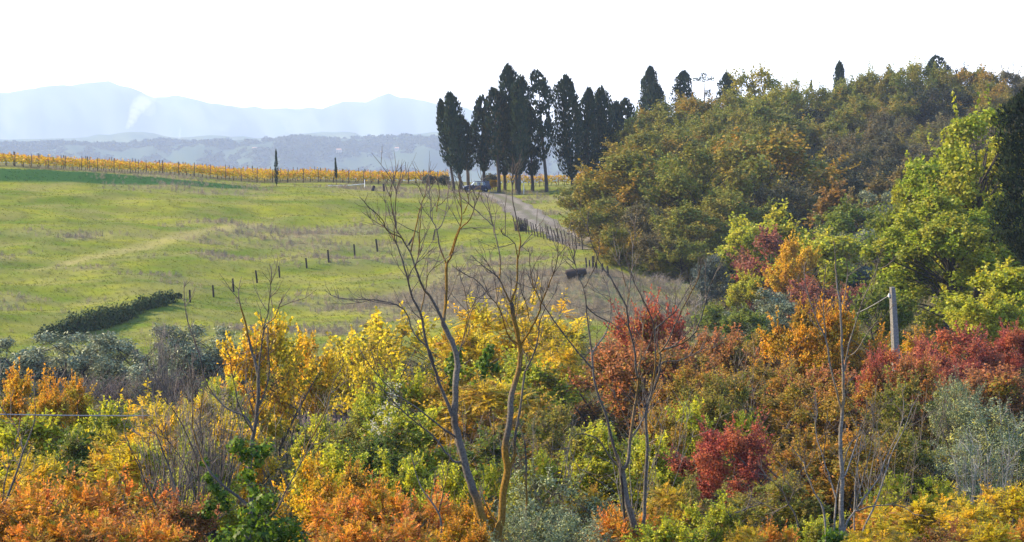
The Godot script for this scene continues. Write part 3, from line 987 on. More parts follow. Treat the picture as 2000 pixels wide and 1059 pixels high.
# ---------------------------------------------------------------- trees of the middle distance
func middle_trees() -> void:
	var big := {"tall": 1.9, "w": 8.0, "h": 11.0, "y0": 0.06, "lobes": 60, "lr": 0.11, "shoots": 40, "n": 25000, "l": 0.19, "wd": 0.15, "trunk": 0.02, "twigs": 2}
	species("giant", 2, blend(big, {"pal": [Color(0.213, 0.266, 0.019), Color(0.152, 0.218, 0.019), Color(0.303, 0.290, 0.024), Color(0.267, 0.242, 0.021)]}))
	var mid := {"w": 5.0, "h": 6.5, "y0": 0.06, "lobes": 32, "lr": 0.15, "shoots": 90, "n": 10000, "l": 0.20, "wd": 0.15, "trunk": 0.016, "stems": 2}
	species("mid_green", 2, blend(mid, {"pal": [Color(0.123, 0.168, 0.018), Color(0.090, 0.129, 0.018), Color(0.168, 0.168, 0.018)]}))
	species("mid_lime", 2, blend(mid, {"pal": [Color(0.296, 0.309, 0.019), Color(0.215, 0.255, 0.019), Color(0.363, 0.296, 0.019)]}))
	species("mid_gold", 2, blend(mid, {"pal": [Color(0.504, 0.288, 0.014), Color(0.432, 0.300, 0.017), Color(0.408, 0.192, 0.014)]}))
	species("mid_red", 2, blend(mid, {"n": 6000, "pal": [Color(0.221, 0.060, 0.046), Color(0.166, 0.053, 0.040), Color(0.276, 0.105, 0.053), Color(0.179, 0.090, 0.040)]}))
	species("mid_tan", 2, blend(mid, {"n": 5200, "w": 4.0, "h": 8.0, "cone": 0.7, "lr": 0.14, "twigs": 5, "pal": [Color(0.19, 0.12, 0.035), Color(0.15, 0.115, 0.03), Color(0.12, 0.11, 0.03)]}))
	species("mid_rust", 1, blend(mid, {"n": 6000, "w": 4.5, "h": 8.0, "cone": 0.5, "pal": [Color(0.22, 0.10, 0.02), Color(0.17, 0.10, 0.022), Color(0.14, 0.10, 0.02)]}))
	var ol := {"w": 5.0, "h": 5.6, "y0": 0.05, "lobes": 30, "lr": 0.15, "n": 11000, "l": 0.20, "wd": 0.065, "trunk": 0.02, "stems": 3, "twigs": 5, "mat": "olive", "rag": 0.6}
	species("olive", 3, blend(ol, {"pal": [Color(0.141, 0.162, 0.082), Color(0.101, 0.120, 0.055), Color(0.202, 0.221, 0.120)]}))
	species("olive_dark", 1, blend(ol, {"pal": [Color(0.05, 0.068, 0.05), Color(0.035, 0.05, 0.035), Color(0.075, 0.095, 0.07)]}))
	var rows := [
		# between the wooded hill and the slope, from left to right
		["olive_dark", 1398, 496, 74, 203, "olive_tree", "lone grey-green olive tree between the meadow and the lime-yellow maple", "tree"],
		["mid_lime", 1464, 438, 90, 206, "maple_tree", "lime-yellow tree right of the lone olive tree", "tree"],
		["mid_lime", 1500, 402, 130, 210, "maple_tree", "yellow-green tree with an orange tip above the dull crimson tree", "tree"],
		["mid_red", 1500, 448, 116, 200, "smoke_tree", "dull crimson tree in front of the yellow-green tree with an orange tip", "tree"],
		["mid_gold", 1546, 466, 74, 190, "maple_tree", "narrow golden tree between the dull crimson tree and the green-yellow tree", "tree"],
		["mid_lime", 1614, 452, 140, 196, "maple_tree", "green-yellow tree with a gold shoulder behind the orange thicket", "tree"],
		["mid_red", 1588, 540, 96, 182, "smoke_tree", "dark red shrub directly above the orange thicket", "shrub"],
		["mid_red", 1660, 556, 90, 184, "smoke_tree", "dark red shrub right above the orange thicket, below the green-yellow tree", "shrub"],
		["mid_lime", 1462, 530, 70, 196, "maple_tree", "olive-yellow shrub at the foot of the lime-yellow tree", "shrub"],
		["olive", 1486, 566, 110, 176, "olive_tree", "grey-green olive shrub left of the orange thicket", "shrub"],
		["mid_green", 1460, 600, 80, 160, "field_shrub", "pale green shrub below the grey-green olive shrub", "shrub"],
		["mid_green", 1404, 594, 80, 186, "field_shrub", "bright green bush at the foot of the lone olive tree", "shrub"],
		["mid_rust", 1620, 352, 110, 232, "poplar_tree", "tan-orange pointed tree in front of the dark hollow", "tree"],
		["mid_tan", 1668, 372, 70, 236, "poplar_tree", "tan pointed tree right of the tan-orange one", "tree"],
		["mid_green", 1662, 392, 116, 222, "broadleaf_tree", "smooth dark green tree behind the green-yellow tree", "tree"],
		["mid_tan", 1722, 344, 70, 240, "poplar_tree", "slim tan poplar, left one of the pale tops before the bright green giant", "tree"],
		["mid_tan", 1765, 316, 80, 238, "poplar_tree", "slim tan poplar, tallest of the pale tops before the bright green giant", "tree"],
		["olive", 1738, 374, 100, 226, "olive_tree", "bluish grey tree below the slim tan poplars", "tree"],
		["olive", 1700, 448, 120, 205, "olive_tree", "large blue-grey olive tree left of the bright green giant", "tree"],
		["olive_dark", 1690, 520, 120, 195, "olive_tree", "shaded grey olive tree behind the cable, left of the concrete pole", "tree"],
		# the bright green giant and its neighbours
		["giant", 1912, 214, 240, 146, "poplar_tree", "tall bright green tree leaning on the huge dark conifer", "tree"],
		["giant", 1848, 372, 220, 138, "poplar_tree", "broad glossy yellow-green tree behind the concrete pole", "tree"],
		["giant", 1862, 276, 170, 150, "poplar_tree", "left shoulder of green trees stepping down from the tall bright green one", "tree"],
		["mid_green", 1752, 404, 100, 142, "field_maple", "darker green tree at the left of the glossy yellow-green one", "tree"],
		["mid_green", 1726, 556, 96, 128, "field_maple", "low green bush just left of the concrete pole top", "shrub"],
		["mid_lime", 1966, 512, 150, 118, "acacia_tree", "yellow acacia below the huge dark conifer at the right edge", "tree"],
		["mid_lime", 1930, 566, 110, 112, "acacia_tree", "lower yellow acacia above the crimson thicket", "shrub"],
		# olive trees at the bottom of the meadow, from left to right
		["olive", 20, 662, 130, 158, "olive_tree", "grey olive tree at the left edge below the dark hedge", "tree"],
		["olive", 110, 648, 150, 156, "olive_tree", "grey olive tree second from the left below the dark hedge", "tree"],
		["olive", 205, 650, 130, 153, "olive_tree", "grey olive tree third from the left, above the purple brush", "tree"],
		["olive", 305, 638, 130, 150, "olive_tree", "silvery olive tree in the middle of the olive row", "tree"],
		["olive", 390, 634, 130, 152, "olive_tree", "silvery olive tree at the right of the olive row, behind bare twigs", "tree"],
		["olive_dark", 640, 712, 110, 140, "olive_tree", "small shaded olive tree behind the yellow tree and the ruined hut", "tree"],
		["olive_dark", 446, 670, 90, 160, "olive_tree", "shaded olive tree at the right end of the olive row", "tree"],
		["olive_dark", 720, 740, 110, 138, "olive_tree", "small shaded olive tree right above the roof of the ruined hut", "tree"],
	]
	for r in rows:
		plant(r[0], r[1], r[2], r[3] * 1.2, r[4], r[5], r[6], r[7], "olive trees at the foot of the meadow" if r[5] == "olive_tree" and r[1] < 460 else "")


# ---------------------------------------------------------------- shrubs of the near slope
func near_shrubs() -> void:
	var near := {"w": 4.0, "h": 4.4, "y0": 0.03, "lobes": 44, "lr": 0.135, "stray": [Color(0.30, 0.25, 0.014), Color(0.16, 0.18, 0.015), Color(0.30, 0.12, 0.02), Color(0.13, 0.10, 0.03)], "shoots": 130, "n": 17000, "l": 0.12, "wd": 0.08, "trunk": 0.012, "stems": 4, "twigs": 3, "rag": 0.6, "bark": Color(0.13, 0.105, 0.085)}
	var fr := blend(near, {"fronds": 5, "l": 0.14, "wd": 0.06})
	species("n_orange", 3, blend(fr, {"w": 3.4, "h": 2.8, "l": 0.115, "wd": 0.05, "n": 20000, "pal": [Color(0.552, 0.161, 0.022), Color(0.376, 0.105, 0.022), Color(0.603, 0.246, 0.022), Color(0.427, 0.271, 0.022), Color(0.336, 0.264, 0.022), Color(0.560, 0.396, 0.022), Color(0.269, 0.264, 0.020)], "top": [Color(0.652, 0.197, 0.034), Color(0.526, 0.135, 0.028), Color(0.502, 0.246, 0.022)]}))
	species("n_crimson", 2, blend(near, {"l": 0.10, "wd": 0.065, "n": 20000, "stray": [Color(0.40, 0.12, 0.03), Color(0.20, 0.05, 0.035)], "pal": [Color(0.34, 0.072, 0.045), Color(0.25, 0.052, 0.042), Color(0.40, 0.125, 0.045), Color(0.18, 0.055, 0.04)]}))
	species("n_rust", 2, blend(near, {"pal": [Color(0.323, 0.131, 0.027), Color(0.215, 0.087, 0.034), Color(0.202, 0.174, 0.027), Color(0.134, 0.087, 0.034)], "top": [Color(0.349, 0.122, 0.040), Color(0.269, 0.122, 0.040)]}))
	species("n_yellow", 2, blend(fr, {"pal": [Color(0.531, 0.384, 0.015), Color(0.398, 0.341, 0.018), Color(0.619, 0.341, 0.015), Color(0.280, 0.270, 0.020)]}))
	species("n_gold", 2, blend(near, {"n": 6000, "l": 0.14, "wd": 0.13, "pal": [Color(0.670, 0.437, 0.018), Color(0.524, 0.393, 0.018), Color(0.320, 0.291, 0.021), Color(0.699, 0.349, 0.018)]}))
	species("n_lime", 2, blend(near, {"l": 0.155, "wd": 0.10, "n": 12000, "pal": [Color(0.323, 0.338, 0.019), Color(0.226, 0.274, 0.023), Color(0.451, 0.403, 0.019), Color(0.161, 0.193, 0.024)]}))
	species("n_amber", 2, blend(near, {"pal": [Color(0.480, 0.204, 0.014), Color(0.552, 0.264, 0.014), Color(0.360, 0.144, 0.018), Color(0.408, 0.264, 0.017)]}))
	species("n_mix", 3, blend(near, {"l": 0.095, "wd": 0.07, "n": 19000, "lobes": 60, "lr": 0.11, "pal": [Color(0.260, 0.155, 0.023), Color(0.205, 0.171, 0.023), Color(0.408, 0.155, 0.024), Color(0.149, 0.117, 0.024), Color(0.352, 0.217, 0.019)]}))
	species("n_olivegreen", 2, blend(near, {"l": 0.10, "wd": 0.075, "n": 19000, "lobes": 60, "lr": 0.11, "pal": [Color(0.160, 0.172, 0.024), Color(0.112, 0.134, 0.024), Color(0.244, 0.216, 0.027), Color(0.188, 0.126, 0.030)]}))
	species("n_green", 2, blend(near, {"pal": [Color(0.062, 0.106, 0.018), Color(0.044, 0.077, 0.016), Color(0.112, 0.150, 0.019)]}))
	species("n_ochre", 2, blend(fr, {"lift": 0.05, "pal": [Color(0.390, 0.285, 0.017), Color(0.300, 0.225, 0.019), Color(0.300, 0.135, 0.024), Color(0.450, 0.300, 0.017)]}))
	species("n_olive", 2, blend(near, {"stray": [Color(0.26, 0.27, 0.03), Color(0.34, 0.28, 0.02), Color(0.2, 0.22, 0.1)], "n": 13000, "l": 0.13, "wd": 0.035, "mat": "olive", "pal": [Color(0.138, 0.169, 0.075), Color(0.100, 0.125, 0.052), Color(0.200, 0.231, 0.112)]}))
	species("n_sprig", 1, blend(fr, {"n": 5000, "w": 3.0, "h": 3.4, "lift": 0.6, "pal": [Color(0.19, 0.23, 0.015), Color(0.14, 0.18, 0.015), Color(0.25, 0.24, 0.014)]}))
	species("n_darkred", 1, blend(near, {"l": 0.11, "wd": 0.07, "n": 18000, "pal": [Color(0.26, 0.06, 0.032), Color(0.34, 0.11, 0.03), Color(0.17, 0.048, 0.032)], "top": [Color(0.32, 0.075, 0.035), Color(0.25, 0.055, 0.034)], "stray": [Color(0.30, 0.20, 0.03)]}))
	species("n_sparse", 1, blend(near, {"n": 2600, "shoots": 60, "twigs": 7, "l": 0.15, "wd": 0.12, "pal": [Color(0.60, 0.42, 0.018), Color(0.50, 0.38, 0.02), Color(0.38, 0.33, 0.02)]}))
	species("n_ambertop", 2, blend(near, {"pal": [Color(0.36, 0.31, 0.02), Color(0.26, 0.26, 0.02), Color(0.44, 0.27, 0.018)], "top": [Color(0.50, 0.21, 0.016), Color(0.44, 0.16, 0.018), Color(0.52, 0.28, 0.016)]}))
	var rows := [
		# left side, far to near
		["n_gold", 515, 618, 120, 76, "poplar_tree", "golden tree behind the ivy-clad bare trunk, left one of two", "tree"],
		["n_gold", 590, 648, 96, 80, "poplar_tree", "golden and green tree right of the ivy-clad bare trunk", "tree"],
		["n_green", 566, 690, 70, 86, "ivy_tree", "dark green ivy-covered tree inside the golden tree above the hut", "tree"],
		["n_lime", 440, 736, 110, 70, "field_shrub", "green-yellow shrub left of the golden tree under bare twigs", "shrub"],
		["n_ambertop", 40, 722, 110, 63, "maple_tree", "orange-topped young tree at the left edge above the cable", "tree"],
		["n_ambertop", 92, 748, 70, 62, "maple_tree", "small orange-tipped tree right of the orange-topped one", "tree"],
		["n_ambertop", 138, 738, 76, 64, "maple_tree", "upright yellow-green sprigs rising right of the orange-tipped trees", "tree"],
		["n_lime", 60, 806, 150, 60, "field_shrub", "yellow-green shrub under the cable at the left edge", "shrub"],
		["n_yellow", 306, 778, 180, 57.5, "acacia_tree", "bright yellow acacia shrub at the right end of the visible cable", "shrub"],
		["n_lime", 218, 782, 90, 61, "acacia_tree", "yellow-green acacia with round leaf sprays crossing the cable", "shrub"],
		["n_yellow", 380, 770, 120, 66, "acacia_tree", "yellow-green acacia behind the leaning bare stems", "shrub"],
		["n_yellow", 56, 880, 140, 54, "acacia_tree", "yellow-green feathery shrub above the orange sumacs at the left edge", "shrub"],
		["n_green", 140, 846, 120, 58, "field_shrub", "deep green shrub in the gap between the yellow acacias", "shrub"],
		["n_yellow", 250, 862, 150, 55, "acacia_tree", "orange-yellow acacia directly above the orange sumacs", "shrub"],
		["n_lime", 370, 850, 130, 54, "field_shrub", "dull yellow-green shrub among the leaning bare stems", "shrub"],
		["n_gold", 450, 812, 110, 60, "field_shrub", "golden shrub beneath the ivy-clad bare trunk's fork", "shrub"],
		["n_orange", 40, 946, 150, 41, "sumac_shrub", "orange sumac in the lower left corner", "shrub"],
		["n_orange", 140, 930, 130, 46, "sumac_shrub", "red-orange sumac second from the lower left corner", "shrub"],
		["n_orange", 238, 934, 140, 45.5, "sumac_shrub", "rusty orange sumac third from the lower left corner", "shrub"],
		["n_rust", 330, 968, 130, 44, "sumac_shrub", "brownish orange sumac among the leaning bare stems at the bottom", "shrub"],
		["n_lime", 412, 950, 90, 47, "field_shrub", "yellow-green shrub left of the ivy mound at the bottom", "shrub"],
		# centre left
		["n_sparse", 740, 606, 180, 96, "acacia_tree", "sparse golden tree left of the forked bare tree, with the meadow showing through", "tree"],
		["n_sparse", 696, 640, 110, 92, "acacia_tree", "thin sparse golden tree at the left of the forked bare tree", "tree"],
		["n_yellow", 1010, 578, 200, 104, "acacia_tree", "large yellow tree in the centre in front of the grey meadow", "tree"],
		["n_yellow", 900, 640, 120, 100, "acacia_tree", "yellow tree behind the forked bare trunk", "tree"],
		["n_yellow", 1078, 656, 120, 98, "acacia_tree", "yellow tree at the right shoulder of the large central yellow tree", "tree"],
		["n_lime", 1010, 696, 150, 88, "field_shrub", "yellow-green shrub below the large central yellow tree", "shrub"],
		["n_lime", 770, 720, 110, 74, "field_shrub", "yellow-green shrub with white seed heads right of the hut", "shrub"],
		["n_ochre", 960, 738, 180, 72, "acacia_tree", "layered ochre-yellow acacia between the two forked bare trunks", "tree"],
		["n_ochre", 870, 748, 110, 74, "acacia_tree", "rust-edged acacia behind the left forked bare trunk", "tree"],
		["n_lime", 790, 800, 130, 62, "field_shrub", "dull yellow shrub in front of the hut's right corner", "shrub"],
		["n_green", 740, 842, 110, 60, "field_shrub", "dark green bush before the hut doorway", "shrub"],
		["n_green", 960, 848, 170, 64, "laurel_shrub", "very dark shaded bush between the two forked bare trunks", "shrub"],
		["n_olivegreen", 1090, 796, 130, 66, "field_shrub", "dark olive shrub left of the grey multi-stemmed bare tree", "shrub"],
		["n_lime", 650, 870, 130, 52, "field_shrub", "yellow-green shrub in front of the hut", "shrub"],
		["n_gold", 600, 886, 90, 50, "field_shrub", "golden speckled shrub right of the ivy mound", "shrub"],
		["n_amber", 690, 906, 110, 48, "field_shrub", "orange and green shrub above the central orange sumacs", "shrub"],
		["n_lime", 800, 886, 110, 50, "field_shrub", "yellow-green shrub left of the left forked bare trunk", "shrub"],
		["n_sprig", 980, 900, 90, 49, "laurel_shrub", "pale green upright sprigs between the two forked bare trunks", "shrub"],
		["n_lime", 880, 908, 90, 48, "field_shrub", "yellow shrub right behind the left forked bare trunk's foot", "shrub"],
		["n_orange", 650, 972, 120, 44, "sumac_shrub", "orange sumac at the bottom right of the ivy mound", "shrub"],
		["n_orange", 740, 946, 130, 44.5, "sumac_shrub", "bright orange sumac at the bottom, left of the thin sapling", "shrub"],
		["n_orange", 850, 958, 120, 44, "sumac_shrub", "orange sumac at the bottom behind the thin sapling", "shrub"],
		["n_amber", 930, 976, 90, 44, "sumac_shrub", "yellow-orange sumac at the feet of the two forked bare trunks", "shrub"],
		["n_olive", 1070, 912, 170, 46, "olive_tree", "silvery young olive at the bottom centre right of the forked bare trunks", "shrub"],
		["n_sprig", 1044, 880, 90, 47, "laurel_shrub", "light green sprigs rising behind the silvery young olive", "shrub"],
		# centre right
		["n_darkred", 1274, 586, 130, 92, "smoke_tree", "dark red tree behind the grey multi-stemmed bare tree", "tree"],
		["n_rust", 1210, 666, 150, 88, "smoke_tree", "rust-brown shrub at the left foot of the dark red tree", "shrub"],
		["n_rust", 1316, 664, 130, 86, "smoke_tree", "rust-red shrub at the right foot of the dark red tree", "shrub"],
		["n_rust", 1388, 640, 110, 96, "smoke_tree", "reddish brown shrub on the slope below the lone olive tree", "shrub"],
		["n_mix", 1470, 652, 130, 98, "field_shrub", "olive-brown shrub left of the orange thicket", "shrub"],
		["n_amber", 1570, 590, 110, 86, "smoke_tree", "bright orange thicket, left half behind the tall bare stems", "shrub"],
		["n_amber", 1648, 586, 110, 87, "smoke_tree", "bright orange thicket, right half left of the concrete pole", "shrub"],
		["n_rust", 1560, 668, 130, 94, "smoke_tree", "rusty shrub below the left half of the orange thicket", "shrub"],
		["n_crimson", 1690, 690, 140, 88, "smoke_tree", "dark purple-red shrub left of the foot of the concrete pole", "shrub"],
		["n_amber", 1800, 642, 110, 92, "smoke_tree", "orange-yellow shrub right of the concrete pole", "shrub"],
		["n_crimson", 1876, 640, 140, 84, "smoke_tree", "bright crimson thicket right of the concrete pole", "shrub"],
		["n_crimson", 1984, 626, 90, 86, "smoke_tree", "deep crimson shrub at the right edge", "shrub"],
		["n_crimson", 1806, 692, 100, 80, "smoke_tree", "crimson shrub at the left end of the crimson thicket", "shrub"],
		["n_rust", 1930, 714, 150, 76, "smoke_tree", "orange-red shrub below the bright crimson thicket", "shrub"],
		["n_rust", 1850, 742, 90, 74, "smoke_tree", "small orange-red bush left of the round grey olive", "shrub"],
		["n_mix", 1350, 712, 130, 76, "field_shrub", "olive and brown shrub right of the grey multi-stemmed bare tree", "shrub"],
		["n_olivegreen", 1410, 728, 110, 72, "field_shrub", "dark green shrub above the round red bush", "shrub"],
		["n_mix", 1490, 706, 140, 82, "field_shrub", "speckled brown and green shrub in the middle of the right slope", "shrub"],
		["n_rust", 1600, 712, 110, 80, "smoke_tree", "pinkish rust shrub behind the tall bare stems", "shrub"],
		["n_mix", 1580, 740, 150, 72, "field_shrub", "orange-olive shrub behind the lower fan of bare stems", "shrub"],
		["n_mix", 1690, 744, 140, 70, "field_shrub", "olive-gold shrub right of the tall bare stems", "shrub"],
		["n_lime", 1722, 716, 70, 80, "field_shrub", "small lime-green shrub below the concrete pole", "shrub"],
		["n_olivegreen", 1774, 738, 130, 66, "field_shrub", "green and ochre shrub left of the round grey olive", "shrub"],
		["n_olive", 1874, 738, 84, 63, "olive_tree", "round grey-green olive bush in front of the crimson thicket", "shrub"],
		["n_olive", 1960, 778, 140, 60, "olive_tree", "wide grey olive bush with pale bare twigs at the right edge", "shrub"],
		["n_olive", 1890, 860, 120, 57, "olive_tree", "shaded grey olive bush below the round one", "shrub"],
		["n_lime", 1350, 784, 100, 63, "field_shrub", "lime-green shrub left of the round red bush", "shrub"],
		["n_mix", 1312, 800, 90, 60, "field_shrub", "brown and yellow shrub right of the grey multi-stemmed trunk", "shrub"],
		["n_sprig", 1450, 804, 90, 64, "field_shrub", "feathery lime sprigs above the round red bush", "shrub"],
		["n_crimson", 1424, 816, 140, 55, "smoke_tree", "round red bush alone in the middle of the lower right slope", "shrub"],
		["n_mix", 1556, 838, 140, 58, "field_shrub", "brown-olive shrub right of the round red bush", "shrub"],
		["n_mix", 1650, 840, 150, 57, "field_shrub", "shaded olive shrub behind the foot of the lower fan of bare stems", "shrub"],
		["n_olivegreen", 1770, 838, 140, 58, "field_shrub", "dark green shrub above the yellow carpet of the lower right", "shrub"],
		["n_lime", 1180, 828, 120, 62, "acacia_tree", "bright lime shrub left of the grey multi-stemmed trunk", "shrub"],
		["n_lime", 1280, 850, 110, 58, "field_shrub", "yellow-green shrub seen through the grey multi-stemmed trunk", "shrub"],
		["n_olivegreen", 1346, 930, 110, 50, "field_shrub", "olive shrub below left of the round red bush", "shrub"],
		["n_ochre", 1310, 946, 110, 47, "field_shrub", "ochre shrub right of the grey multi-stemmed trunk's foot", "shrub"],
		["n_lime", 1400, 978, 90, 45, "field_shrub", "yellow-green shrub at the bottom below the round red bush", "shrub"],
		["n_olivegreen", 1520, 930, 150, 50, "field_shrub", "dark shaded shrub above the small orange-red sumac", "shrub"],
		["n_ochre", 1150, 954, 90, 47, "field_shrub", "ochre shrub between the silvery young olive and the grey trunk", "shrub"],
		["n_orange", 1220, 996, 110, 44, "sumac_shrub", "orange sumac at the foot of the grey multi-stemmed bare tree", "shrub"],
		["n_orange", 1510, 1022, 80, 43, "sumac_shrub", "small orange-red sumac at the bottom below the dark shaded shrub", "shrub"],
		["n_orange", 1706, 984, 70, 46, "sumac_shrub", "red-orange sumac at the left end of the yellow carpet", "shrub"],
		["n_sprig", 1740, 926, 100, 49, "fern_shrub", "green ferny shrub behind the yellow carpet", "shrub"],
		["n_sprig", 1830, 930, 90, 49, "fern_shrub", "green ferny sprig between the yellow carpet and the shaded grey olive", "shrub"],
		["n_yellow", 1780, 976, 130, 44.5, "acacia_shrub", "yellow acacia carpet, left part in the lower right", "shrub"],
		["n_yellow", 1880, 968, 130, 44, "acacia_shrub", "yellow acacia carpet, middle part in the lower right", "shrub"],
		["n_yellow", 1972, 946, 120, 45, "acacia_shrub", "yellow acacia carpet, highest part at the right edge", "shrub"],
		["n_orange", 1990, 1022, 80, 42, "sumac_shrub", "orange-red sumac in the lower right corner", "shrub"],
		["n_rust", 1850, 1024, 120, 42, "sumac_shrub", "rusty shrub at the bottom of the yellow carpet", "shrub"],
		["n_crimson", 1726, 680, 90, 71, "smoke_tree", "dark brownish-purple shrub hiding the foot of the concrete pole", "shrub"],
		["n_rust", 1770, 690, 90, 70, "smoke_tree", "brown and orange shrub right of the foot of the concrete pole", "shrub"],
		["n_lime", 622, 812, 90, 66, "field_shrub", "yellow and green shrub covering the left wall of the hut", "shrub"],
		["n_lime", 728, 786, 90, 70, "field_shrub", "lime shrub hanging over the right end of the hut roof", "shrub"],
		["n_olivegreen", 676, 830, 90, 62, "field_shrub", "low olive shrub before the hut's front wall", "shrub"],
		["n_orange", 90, 1000, 130, 40, "sumac_shrub", "low orange sumac at the very bottom left, before the red-orange one", "shrub"],
		["n_orange", 200, 1004, 130, 40, "sumac_shrub", "low rusty sumac at the very bottom, before the third orange sumac", "shrub"],
		["n_orange", 300, 1014, 110, 40, "sumac_shrub", "lowest orange sumac below the leaning bare stems", "shrub"],
		["n_orange", 690, 1010, 120, 40, "sumac_shrub", "low bright orange sumac at the bottom right of the ivy mound", "shrub"],
		["n_orange", 790, 1004, 120, 40, "sumac_shrub", "low bright orange sumac at the bottom under the thin sapling", "shrub"],
		["n_amber", 900, 1016, 100, 40, "sumac_shrub", "low amber sumac before the left forked trunk's foot", "shrub"],
		["n_olive", 1010, 1000, 110, 41, "olive_tree", "low silvery olive sprout right of the right forked trunk's foot", "shrub"],
		["n_olive", 1120, 1004, 120, 41, "olive_tree", "low silvery olive sprout below the silvery young olive", "shrub"],
		["n_lime", 1310, 1012, 110, 41, "field_shrub", "low lime shrub at the bottom right of the grey trunk's foot", "shrub"],
		["n_ochre", 1460, 1024, 90, 41, "field_shrub", "low ochre shrub at the bottom left of the small orange-red sumac", "shrub"],
		["n_yellow", 1720, 1018, 120, 40, "acacia_shrub", "lowest yellow acacia at the bottom right of the tall bare stems", "shrub"],
		["n_yellow", 1930, 1016, 120, 40, "acacia_shrub", "lowest yellow acacia before the rusty shrub in the lower right", "shrub"],
		["n_lime", 1600, 1010, 90, 44, "field_shrub", "low yellow-green shrub left of the foot of the tall bare stems", "shrub"],
	]
	for r in rows:
		plant(r[0], r[1], r[2], r[3] * 1.3, r[4], r[5], r[6], r[7])


# ---------------------------------------------------------------- bare trees in front
func smooth_line(p: PackedVector3Array, sub: int, jit: float) -> PackedVector3Array:
	var o := PackedVector3Array()
	var n := p.size()
	for k in n - 1:
		var a := p[maxi(k - 1, 0)]; var b := p[k]; var c := p[k + 1]; var d := p[mini(k + 2, n - 1)]
		for s in sub:
			var q := b.cubic_interpolate(c, a, d, float(s) / sub)
			if s > 0: q += rvec() * jit
			o.append(q)
	o.append(p[n - 1])
	return o

func bark_color(p: Vector3, lichen: float) -> Color:
	var g := Color(0.10, 0.085, 0.07).lerp(Color(0.24, 0.215, 0.18), clampf(noise.get_noise_3d(p.x * 14.0, p.y * 9.0, p.z * 14.0) + 0.4, 0.0, 1.0))
	var l := clampf((noise.get_noise_3d(p.x * 9.0 + 40.0, p.y * 5.0, p.z * 9.0) + lichen - 0.35) * 4.0, 0.0, 0.9)
	return g.lerp(Color(0.30, 0.165, 0.022), l)

func twig(m: MB, from: Vector3, dir: Vector3, l: float, r: float, depth: int) -> void:
	var pts := PackedVector3Array([from])
	var p := from
	var dd := dir
	for k in 3:
		dd = (dd + rvec() * 0.28 + Vector3.UP * 0.12).normalized()
		p += dd * l / 3.0
		pts.append(p)
	var c := Color(0.065, 0.053, 0.044).lerp(Color(0.12, 0.10, 0.08), rng.randf())
	m.tube(pts, PackedFloat32Array([r, r * 0.8, r * 0.6, r * 0.35]), 4, PackedColorArray([c, c, c, c]))
	if depth > 0:
		for k in 2 + rng.randi() % 2:
			var f := 1 + rng.randi() % 2
			twig(m, pts[f], (dd + rvec() * 0.8).normalized(), l * rr(0.4, 0.65), r * 0.6, depth - 1)

# lines: [pixels of the line, first and last width in pixels]; the first is the trunk. Each starts on the line before it that is nearest and goes its own way in depth.
func bare_tree(d: float, lichen: float, twigs: float, lines: Array, label: String, called := "bare_tree", cat := "tree", pale := 0.0) -> Node3D:
	var foot := at(lines[0][0][0], lines[0][0][1], d)
	var base := Vector3(foot.x, ground(foot.x, d), foot.z)
	var o := thing(called, base, label, cat)
	var tw := MB.new()
	var seen := []      # [px, py, depth]
	for k in lines.size():
		var raw: Array = lines[k][0]
		var n := raw.size() / 2
		var d0 := d
		var px0 := Vector2(raw[0], raw[1])
		var close := 1e9
		for q in seen:
			var e := px0.distance_to(Vector2(q[0], q[1]))
			if e < close:
				close = e
				d0 = q[2]
		if close > 60.0: d0 = d + rr(-0.5, 0.5)
		var drift := rr(-1.0, 1.0) * (0.3 if k == 0 else 1.3)
		var pts := PackedVector3Array()
		if k == 0 or raw[1] > 1030:
			var f := at(raw[0], raw[1], d0)
			var gy := ground(f.x, d0) - 0.3
			if f.y > gy + 0.2: pts.append(Vector3(f.x, gy, f.z) - base)
		for j in n:
			var dj := d0 + drift * j / maxf(n - 1, 1)
			pts.append(at(raw[j * 2], raw[j * 2 + 1], dj) - base)
			seen.append([raw[j * 2], raw[j * 2 + 1], dj])
			if j < n - 1:
				seen.append([(raw[j * 2] + raw[j * 2 + 2]) * 0.5, (raw[j * 2 + 1] + raw[j * 2 + 3]) * 0.5, dj + drift * 0.5 / (n - 1)])
		pts = smooth_line(pts, 3, 0.012)
		var rad := PackedFloat32Array()
		var cols := PackedColorArray()
		for j in pts.size():
			var f := float(j) / (pts.size() - 1)
			rad.append(lerpf(lines[k][1], lines[k][2], pow(f, 0.7)) * (0.40 if k == 0 else 0.32) * d / F * rr(0.93, 1.07))
			cols.append(bark_color(pts[j] + base, lichen * (1.0 - f * 0.5)).darkened(0.0 if k == 0 else 0.35 * f).lerp(Color(0.36, 0.335, 0.29), pale * rr(0.6, 1.0)))
		var m := MB.new()
		m.tube(pts, rad, 9 if k == 0 else 7, cols)
		part("trunk" if k == 0 else "limb", m.mesh(), M.bark, o)
		var cnt := int(twigs * 0.75 * n * (0.35 if k == 0 else 1.0))
		for q in cnt:
			var j := int(rr(0.35, 0.99) * (pts.size() - 1))
			var along := (pts[mini(j + 1, pts.size() - 1)] - pts[maxi(j - 1, 0)]).normalized()
			twig(tw, pts[j], (along + rvec() * 0.9 + Vector3.UP * 0.2).normalized(), rr(0.4, 1.0), 0.009, 1)
		twig(tw, pts[pts.size() - 1], (pts[pts.size() - 1] - pts[pts.size() - 3]).normalized(), rr(0.3, 0.6), 0.012, 1)
	tag(part("twigs", tw.mesh(), M.twig, o), "", "", "", "stuff")
	return o

